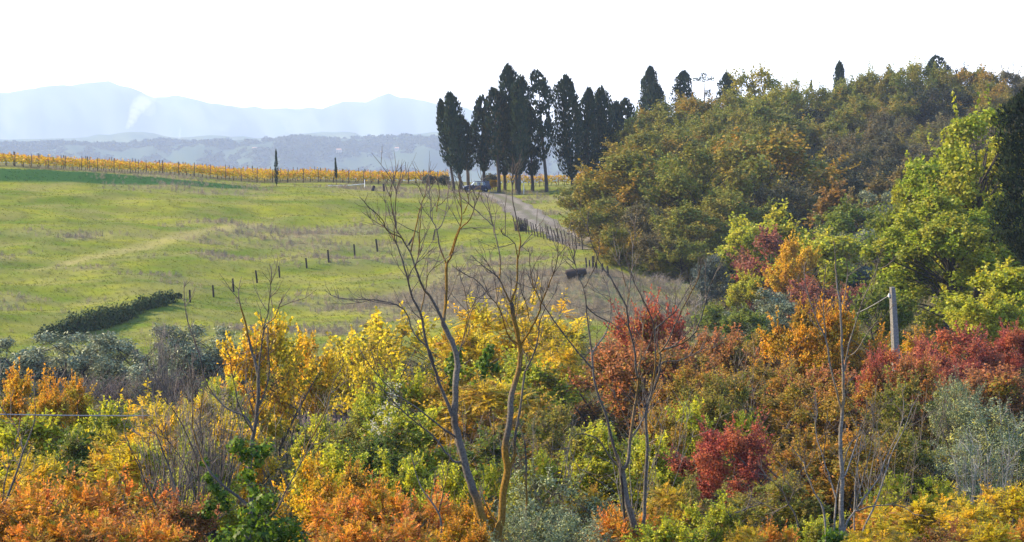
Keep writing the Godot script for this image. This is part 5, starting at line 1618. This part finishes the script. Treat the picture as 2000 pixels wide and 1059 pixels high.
func pole_and_cable() -> void:
	var d := 75.0
	var top := at(1743, 561, d)
	var low := at(1751, 720, d)
	var dir := (low - top).normalized()
	var gy := ground(low.x, d)
	var base := top + dir * ((top.y - gy) / -dir.y)
	var o := thing("concrete_pole", base, "weathered grey concrete utility pole leaning slightly left, without crossarm", "utility pole")
	var m := MB.new()
	var h := top - base
	var rings := 9
	var turn := Basis(Vector3.UP, 0.42)
	var prev := []
	for k in rings + 1:
		var f := float(k) / rings
		var half := lerpf(0.155, 0.095, f)
		if k == rings: half -= 0.015
		var ring := []
		for q in [[-1, -0.8], [-0.8, -1], [0.8, -1], [1, -0.8], [1, 0.8], [0.8, 1], [-0.8, 1], [-1, 0.8]]:
			ring.append(h * f + turn * Vector3(q[0] * half, 0, q[1] * half))
		if k > 0:
			for q in 8:
				var c := Color(0.26, 0.245, 0.22).darkened(rr(0.0, 0.08))
				m.quad(prev[q], prev[(q + 1) % 8], ring[(q + 1) % 8], ring[q], c)
		prev = ring
	for q in 6:
		m.tri(prev[0], prev[q + 1], prev[q + 2], Color(0.42, 0.40, 0.36))
	part("shaft", m.mesh(), M.stone, o)
	var hook := at(1737, 577, d)
	var b := MB.new()
	b.tube(PackedVector3Array([at(1744, 577, d) - base, hook - base]), PackedFloat32Array([0.025, 0.02]), 6, PackedColorArray([Color(0.2, 0.2, 0.2), Color(0.2, 0.2, 0.2)]))
	part("bracket", b.mesh(), M.metal, o)
	var ins := MB.new()
	ins.tube(PackedVector3Array([hook - base + Vector3(0, -0.07, 0), hook - base + Vector3(0, -0.03, 0), hook - base + Vector3(0, 0.03, 0), hook - base + Vector3(0, 0.08, 0)]), PackedFloat32Array([0.035, 0.06, 0.045, 0.02]), 8, PackedColorArray([Color(0.6, 0.58, 0.52), Color(0.6, 0.58, 0.52), Color(0.6, 0.58, 0.52), Color(0.6, 0.58, 0.52)]))
	part("insulator", ins.mesh(), M.paint, o)
	# the cables
	cable(hook, at(1560, 628, 125.0), 0.5, "grey cable that runs back from the concrete pole behind the orange thicket")
	cable(at(-300, 799, 51.0), at(318, 812, 57.6), 0.06, "grey cable stretched level across the left edge above the acacias")

func cable(a: Vector3, b: Vector3, sag: float, label: String) -> void:
	var c := MB.new()
	var pts := PackedVector3Array()
	var rad := PackedFloat32Array()
	var cols := PackedColorArray()
	for k in 41:
		var t := k / 40.0
		pts.append((b - a) * t - Vector3(0, sag * 4.0 * t * (1.0 - t), 0))
		rad.append(0.017)
		cols.append(Color(0.17, 0.17, 0.17))
	c.tube(pts, rad, 6, cols)
	var cb := part("cable", c.mesh(), M.matt, self)
	cb.position = a
	tag(cb, label, "cable")


# ---------------------------------------------------------------- car
func car() -> void:
	var g := at(930, 374.0, 311.0)
	g.y = maxf(ground(g.x, 311.0), g.y - 0.15)
	var o := thing("parked_car", g + Vector3(0, 0.02, 0), "dark blue small off-road car parked under the cypresses at the end of the track", "car")
	o.rotation.y = deg_to_rad(14.0)
	var blue := Color(0.012, 0.016, 0.042)
	var hw := 0.83
	# lower body, a closed shell with a bevel at its shoulder
	var prof := PackedVector2Array([Vector2(-2.02, 0.34), Vector2(-2.06, 0.55), Vector2(-2.02, 0.78), Vector2(-1.85, 0.90), Vector2(-0.85, 1.0), Vector2(1.98, 1.0), Vector2(2.04, 0.9), Vector2(2.05, 0.5), Vector2(1.98, 0.34), Vector2(1.72, 0.34), Vector2(1.66, 0.56), Vector2(1.48, 0.72), Vector2(1.22, 0.72), Vector2(1.04, 0.56), Vector2(0.98, 0.34), Vector2(-0.92, 0.34), Vector2(-0.98, 0.56), Vector2(-1.16, 0.72), Vector2(-1.42, 0.72), Vector2(-1.60, 0.56), Vector2(-1.66, 0.34)])
	var b := MB.new()
	b.prism(prof, -hw, hw, blue)
	var hood := PackedVector2Array([Vector2(-1.88, 0.88), Vector2(-0.82, 0.985), Vector2(-0.78, 1.04), Vector2(-1.8, 0.93)])
	b.prism(hood, -hw * 0.93, hw * 0.93, blue)
	part("body", b.mesh(), M.paint, o)
	# cabin: pillars and roof
	var yb := 1.0
	var yt := 1.55
	var hb := hw - 0.02
	var ht := hw - 0.14
	var xs_b := [-0.78, 1.98]
	var xs_t := [-0.28, 1.86]
	var roof := MB.new()
	roof.box(Vector3(0.79, yt + 0.05, 0), Vector3(2.2, 0.10, ht * 2.0 + 0.04), blue)
	roof.box(Vector3(0.79, yt + 0.11, 0), Vector3(1.9, 0.03, ht * 2.0 - 0.25), blue)
	part("roof", roof.mesh(), M.paint, o)
	var cab := MB.new()
	for s in [-1.0, 1.0]:
		for p in [[-0.78, -0.28, 0.09], [0.42, 0.46, 0.12], [1.36, 1.36, 0.14], [1.93, 1.83, 0.14]]:
			cab.tube(PackedVector3Array([Vector3(p[0], yb - 0.02, s * hb), Vector3(p[1], yt + 0.02, s * ht)]), PackedFloat32Array([p[2] * 0.55, p[2] * 0.5]), 6, PackedColorArray([blue, blue]))
	part("pillars", cab.mesh(), M.paint, o)
	for s in [-1.0, 1.0]:
		var k := 0
		for q in [[-0.70, 0.40, -0.22, 0.43], [0.46, 1.33, 0.49, 1.33], [1.40, 1.90, 1.40, 1.80]]:
			var wn := MB.new()
			wn.quad(Vector3(q[0], yb, s * hb), Vector3(q[1], yb, s * hb), Vector3(q[3], yt, s * ht), Vector3(q[2], yt, s * ht), Color.WHITE)
			if k < 2: part("side_window", wn.mesh(), M.glass, o)
			else: part("rear_side_panel", recolor(wn, blue), M.paint, o)
			k += 1
	var ws := MB.new()
	ws.quad(Vector3(-0.80, yb + 0.02, -hb + 0.05), Vector3(-0.80, yb + 0.02, hb - 0.05), Vector3(-0.30, yt, ht - 0.03), Vector3(-0.30, yt, -ht + 0.03), Color.WHITE)
	part("windscreen", ws.mesh(), M.glass, o)
	var rw := MB.new()
	rw.quad(Vector3(1.99, yb, -hb + 0.05), Vector3(1.99, yb, hb - 0.05), Vector3(1.88, yt, ht), Vector3(1.88, yt, -ht), Color.WHITE)
	part("rear_window", rw.mesh(), M.glass, o)
	for s in [-1.0, 1.0]:
		var dr := MB.new()
		dr.box(Vector3(-0.1, 0.74, s * (hw + 0.006)), Vector3(1.15, 0.48, 0.012), blue)
		var door := part("door", dr.mesh(), M.paint, o)
		var hd := MB.new()
		hd.box(Vector3(0.3, 0.86, s * (hw + 0.03)), Vector3(0.18, 0.035, 0.03), Color(0.03, 0.03, 0.03))
		part("handle", hd.mesh(), M.rubber, door)
		var mr := MB.new()
		mr.box(Vector3(-0.62, 1.08, s * (hw + 0.10)), Vector3(0.12, 0.14, 0.18), Color(0.02, 0.02, 0.02))
		part("wing_mirror", mr.mesh(), M.rubber, o)
		var hl := MB.new()
		hl.tube(PackedVector3Array([Vector3(-1.98, 0.72, s * 0.58), Vector3(-2.05, 0.72, s * 0.58), Vector3(-2.07, 0.72, s * 0.58)]), PackedFloat32Array([0.11, 0.11, 0.08]), 10, PackedColorArray([Color(0.7, 0.7, 0.7), Color(0.7, 0.7, 0.7), Color(0.8, 0.8, 0.8)]))
		part("headlight", hl.mesh(), M.metal, o)
		var tl := MB.new()
		tl.box(Vector3(2.05, 0.75, s * 0.68), Vector3(0.03, 0.22, 0.12), Color(0.25, 0.01, 0.01))
		part("tail_light", tl.mesh(), M.paint, o)
		for x in [-1.29, 1.35]:
			var ty := MB.new()
			ty.tube(PackedVector3Array([Vector3(x, 0.33, s * (hw - 0.2)), Vector3(x, 0.33, s * (hw - 0.17)), Vector3(x, 0.33, s * (hw - 0.02)), Vector3(x, 0.33, s * (hw + 0.01))]), PackedFloat32Array([0.28, 0.33, 0.33, 0.28]), 18, PackedColorArray([Color(0.02, 0.02, 0.02), Color(0.02, 0.02, 0.02), Color(0.02, 0.02, 0.02), Color(0.02, 0.02, 0.02)]))
			var wheel := part("wheel", ty.mesh(), M.rubber, o)
			var rim := MB.new()
			rim.tube(PackedVector3Array([Vector3(x, 0.33, s * (hw - 0.03)), Vector3(x, 0.33, s * (hw + 0.014)), Vector3(x, 0.33, s * (hw + 0.02))]), PackedFloat32Array([0.20, 0.19, 0.08]), 14, PackedColorArray([Color(0.35, 0.35, 0.36), Color(0.4, 0.4, 0.41), Color(0.3, 0.3, 0.3)]))
			part("rim", rim.mesh(), M.metal, wheel)
	for q in [[-2.08, "front_bumper"], [2.08, "rear_bumper"]]:
		var bm := MB.new()
		bm.box(Vector3(q[0], 0.47, 0), Vector3(0.12, 0.2, hw * 1.96), Color(0.025, 0.025, 0.028))
		part(q[1], bm.mesh(), M.rubber, o)
	var seat := MB.new()
	for x in [0.1, 0.95]:
		for z in [-0.38, 0.38]:
			seat.box(Vector3(x, 0.95, z), Vector3(0.5, 0.16, 0.5), Color(0.05, 0.05, 0.055))
			seat.box(Vector3(x + 0.25, 1.2, z), Vector3(0.14, 0.5, 0.46), Color(0.05, 0.05, 0.055))
	part("seats", seat.mesh(), M.matt, o)

func recolor(m: MB, c: Color) -> Mesh:
	for k in m.c.size(): m.c[k] = c
	return m.mesh()


func small_things() -> void:
	# white marker posts
	for q in [[712, 369, 711, 351, "white marker post at the left end of the pale pipe before the vines"], [1023, 380, 1023, 359, "white marker post on the verge right of the track"]]:
		var g := gp(q[0], q[1], 290.0, 335.0)
		var o := part("marker_post", post_shape(at(q[2], q[3], -g.z).y - g.y, 0.05, Color(0.72, 0.72, 0.70)), M.matt, self)
		o.position = g
		tag(o, q[4], "post")
	var a := gp(640, 366, 290.0, 330.0)
	var b := gp(711, 365, 290.0, 330.0)
	var m := MB.new()
	m.tube(PackedVector3Array([Vector3(0, 0.25, 0), (b - a) * 0.5 + Vector3(0, 0.22, 0), b - a + Vector3(0, 0.45, 0)]), PackedFloat32Array([0.05, 0.05, 0.05]), 6, PackedColorArray([Color(0.5, 0.52, 0.5), Color(0.5, 0.52, 0.5), Color(0.5, 0.52, 0.5)]))
	var pipe := part("water_pipe", m.mesh(), M.matt, self)
	pipe.position = a
	tag(pipe, "pale irrigation pipe running along the foot of the vines to the white post", "pipe")
	# two dark stumps
	var k := 0
	for q in [[727, 373, 362, 0.22, "dark weathered stump right of the white marker post before the vines"], [750, 374, 359, 0.16, "slim dark stump, right one of two before the vines"]]:
		var g := gp(q[0], q[1], 290.0, 335.0)
		var o := part("tree_stump", post_shape(at(q[0], q[2], -g.z).y - g.y, q[3], Color(0.055, 0.042, 0.055)), M.wood, self)
		o.position = g
		o.rotation.z = [-0.35, 0.08][k]
		tag(o, q[4], "stump")
		k += 1
	# mast behind the vineyard
	var mp := at(794, 352, 560.0)
	var mm := MB.new()
	mm.tube(PackedVector3Array([Vector3(0, -6.0, 0), at(792, 316, 560.0) - mp]), PackedFloat32Array([0.14, 0.08]), 6, PackedColorArray([Color(0.12, 0.11, 0.1), Color(0.14, 0.13, 0.12)]))
	var mast := part("wooden_mast", mm.mesh(), M.wood, self)
	mast.position = mp
	tag(mast, "thin dark mast rising behind the vines left of the grove", "mast")
	# round bushes at the end of the vineyard
	species("bush_dark", 1, {"w": 2.6, "h": 2.4, "y0": 0.02, "lobes": 12, "lr": 0.24, "n": 1500, "l": 0.22, "wd": 0.15, "stems": 3, "pal": [Color(0.035, 0.045, 0.03), Color(0.05, 0.055, 0.035)]})
	species("bush_gold", 1, {"w": 2.6, "h": 2.4, "y0": 0.02, "lobes": 12, "lr": 0.24, "n": 1300, "l": 0.22, "wd": 0.16, "stems": 3, "pal": [Color(0.36, 0.20, 0.015), Color(0.30, 0.22, 0.02)]})
	plant("bush_dark", 836, 341, 26, 332, "round_bush", "dark round bush at the right end of the vine rows", "shrub")
	plant("bush_dark", 866, 342, 28, 330, "round_bush", "small dark bush behind the leftmost cypress trunk", "shrub")
	plant("bush_dark", 958, 340, 34, 326, "round_bush", "olive round bush behind the tail of the car", "shrub")
	plant("bush_gold", 964, 352, 26, 318, "round_bush", "golden bush right of the tail of the car", "shrub")
	plant("bush_gold", 1146, 330, 40, 300, "round_bush", "yellow-green bush below the twin dark cypresses", "shrub")


# ---------------------------------------------------------------- grass, weeds, undergrowth
func scatter(called: String, label: String, category: String, m: Mesh, mat_: Material, where: Array, tint: PackedColorArray) -> void:
	var mm := MultiMesh.new()
	mm.transform_format = MultiMesh.TRANSFORM_3D
	mm.use_colors = true
	mm.mesh = m
	mm.instance_count = where.size()
	for k in where.size():
		mm.set_instance_transform(k, where[k])
		mm.set_instance_color(k, tint[k])
	var o := MultiMeshInstance3D.new()
	o.name = called
	o.multimesh = mm
	o.material_override = mat_
	add_child(o)
	tag(o, label, category, "", "stuff")

func grass() -> void:
	var tuft := MB.new()
	for k in 9:
		var an := rr(0, TAU)
		var f := Vector3(cos(an), 0, sin(an)) * rr(0.0, 0.22)
		var d := (Vector3.UP + Vector3(cos(an), 0, sin(an)) * rr(0.15, 0.8)).normalized()
		tuft.leaf(f, d, d.cross(Vector3(-sin(an), 0, cos(an)) + rvec() * 0.4).normalized(), rr(0.2, 0.36), 0.05, Color.WHITE.darkened(rr(0.0, 0.2)))
	var weed := MB.new()
	for k in 12:
		var an := rr(0, TAU)
		var f := Vector3(cos(an), 0, sin(an)) * rr(0.0, 0.3)
		var e := f + Vector3(rr(-0.15, 0.15), rr(0.4, 0.8), rr(-0.15, 0.15))
		weed.tube(PackedVector3Array([f, e]), PackedFloat32Array([0.012, 0.008]), 3, PackedColorArray([Color.WHITE, Color.WHITE]))
		for q in 3:
			var dv := (rvec() + Vector3.UP).normalized()
			weed.leaf(f.lerp(e, rr(0.5, 1.0)), dv, dv.cross(rvec()).normalized(), 0.10, 0.05, Color.WHITE.darkened(rr(0.0, 0.3)))
	var a := []
	var ac := PackedColorArray()
	var b := []
	var bc := PackedColorArray()
	for k in 150000:
		var u := rr(-60.0, 1330.0)
		var d := rr(182.0, 322.0)
		if rng.randf() > 1.15 - d / 400.0: continue
		var x := (u - 1000.0) / F * d
		if u > 1150.0 and d > 236.0: continue
		if u < 900.0 and d > 309.0 + maxf(u, 0.0) * 0.03: continue
		var px := 1000.0 + x / d * F
		# keep the track free
		var dr := dryness(x, d)
		var p := Vector3(x, ground(x, d), -d)
		if on_track(p): continue
		if rng.randf() < dr * 0.55 - 0.08:
			var s := rr(0.45, 0.85)
			b.append(Transform3D(Basis(Vector3.UP, rr(0, TAU)).scaled(Vector3(s, s * rr(0.7, 1.1), s)), p))
			bc.append(Color(0.165, 0.138, 0.105).lerp(Color(0.27, 0.22, 0.145), rng.randf()))
		elif rng.randf() < 0.62:
			if rng.randf() < 0.35: continue
			var s := rr(0.35, 0.7)
			a.append(Transform3D(Basis(Vector3.UP, rr(0, TAU)).scaled(Vector3(s * 1.2, s, s * 1.2)), p))
			var c := ground_color(x, d)
			if not (d > 295.0 and u < 540.0): c = c.lerp(Color(0.22, 0.24, 0.03), rng.randf() * 0.4)
			ac.append(c)
	scatter("meadow_grass", "yellow-green grass of the meadow", "grass", tuft.mesh(), M.grass, a, ac)
	scatter("dry_weeds", "brown dry weeds in patches over the meadow", "weeds", weed.mesh(), M.twig, b, bc)
	# undergrowth below the shrubs of the slope and of the wooded hill
	var clump := MB.new()
	for k in 60:
		var dv := rvec()
		dv.y = absf(dv.y)
		var nn := (dv + rvec() * 0.6).normalized()
		clump.leaf(dv * rr(0.3, 0.8) * Vector3(1.0, 0.9, 1.0), nn.cross(rvec()).normalized(), nn, rr(0.12, 0.22), 0.11, Color.WHITE.darkened(rr(0.0, 0.35)))
	var c3 := []
	var cc := PackedColorArray()
	for k in 14000:
		var u := rr(-80.0, 2080.0)
		var d: float
		if rng.randf() < 0.62: d = rr(54.0, 178.0)
		else:
			u = rr(1190.0, 2080.0)
			d = rr(176.0, 420.0)
			if u < 1340.0 and d < 236.0: continue
		var x := (u - 1000.0) / F * d
		var s := rr(0.6, 1.4)
		c3.append(Transform3D(Basis(Vector3.UP, rr(0, TAU)).scaled(Vector3(s, s * rr(0.6, 1.1), s)), Vector3(x, ground(x, d) - 0.05, -d)))
		cc.append([Color(0.07, 0.085, 0.018), Color(0.10, 0.075, 0.02), Color(0.12, 0.11, 0.02), Color(0.05, 0.055, 0.02)][rng.randi() % 4])
	var sp := MB.new()
	for k in 9:
		var f := Vector3(rr(-0.35, 0.35), 0, rr(-0.35, 0.35))
		var p := f
		var dir := (Vector3.UP * 2.0 + f * 1.5 + rvec() * 0.4).normalized()
		var pts := PackedVector3Array([f])
		for q in 4:
			dir = (dir + rvec() * 0.16).normalized()
			p += dir * rr(0.5, 0.8)
			pts.append(p)
		var g := rr(0.55, 1.0)
		var c := Color(g, g, g)
		sp.tube(pts, PackedFloat32Array([0.018, 0.015, 0.012, 0.008, 0.004]), 4, PackedColorArray([c, c, c, c, c]))
		for q in 5:
			var from: Vector3 = pts[1 + rng.randi() % 4]
			var e := from + (dir + rvec() * 0.8).normalized() * rr(0.3, 0.7)
			sp.tube(PackedVector3Array([from, e]), PackedFloat32Array([0.008, 0.003]), 3, PackedColorArray([c, c]))
	var st := []
	var sc := PackedColorArray()
	for k in 28:
		var u := rr(-40.0, 2040.0)
		var d := rr(46.0, 84.0)
		var x := (u - 1000.0) / F * d
		var s := rr(0.7, 1.0)
		st.append(Transform3D(Basis(Vector3.UP, rr(0, TAU)).scaled(Vector3(s, s * (1.0 + (d - 42.0) * 0.012), s)), Vector3(x, ground(x, d) - 0.05, -d)))
		sc.append(Color(0.10, 0.085, 0.07).lerp(Color(0.20, 0.175, 0.145), rng.randf()))
	scatter("bare_stems", "thin tangled bare stems standing among the shrubs of the slope", "stems", sp.mesh(), M.twig, st, sc)
	scatter("undergrowth", "low tangled undergrowth below the trees and shrubs", "undergrowth", clump.mesh(), M.leaf, c3, cc)

var track_points := PackedVector3Array()
func on_track(p: Vector3) -> bool:
	if track_points.is_empty():
		var m: MeshInstance3D = get_node("dirt_track")
		var v: PackedVector3Array = m.mesh.surface_get_arrays(0)[Mesh.ARRAY_VERTEX]
		for k in range(5, v.size(), 11): track_points.append(v[k])
	if p.x < track_points[0].x - 3.0: return false
	for q in track_points:
		if Vector2(p.x - q.x, p.z - q.z).length_squared() < 3.4: return true
	return false


# ---------------------------------------------------------------- smoke in the valley
func smoke() -> void:
	for s in [["broad drifting smoke plume rising from the foothills", 5600.0, [[249, 248, 5, 5, 0.012], [254, 241, 8, 8, 0.010], [259, 232, 10, 10, 0.009], [262, 222, 12, 11, 0.008], [268, 212, 16, 13, 0.006], [276, 201, 19, 14, 0.005], [286, 193, 20, 13, 0.0035], [290, 212, 16, 16, 0.003]]],
		["small thin upright smoke plume right of the broad one", 5000.0, [[350, 268, 2.5, 6, 0.02], [351, 259, 2.5, 7, 0.015], [352, 251, 2, 6, 0.010]]],
		["faint smoke wisp above the blue hill near the middle", 5000.0, [[566, 262, 5, 6, 0.004], [561, 252, 6, 8, 0.003], [556, 242, 7, 8, 0.002]]]]:
		var d: float = s[1]
		var base := at(s[2][0][0], s[2][0][1], d)
		var o := thing("smoke_plume", base, s[0], "smoke", "smoke plumes in the valley")
		for q in s[2]:
			var f := FogVolume.new()
			f.name = "puff"
			f.shape = RenderingServer.FOG_VOLUME_SHAPE_ELLIPSOID
			var px := d / F
			f.size = Vector3(q[2] * 2.0 * px, q[3] * 2.0 * px, q[2] * 2.0 * px)
			var fm := FogMaterial.new()
			fm.density = q[4] * 0.7
			fm.albedo = Color(1, 1, 1)
			f.material = fm
			o.add_child(f, true)
			f.position = at(q[0], q[1], d) - base


func blend(a: Dictionary, b: Dictionary) -> Dictionary:
	return a.merged(b, true)
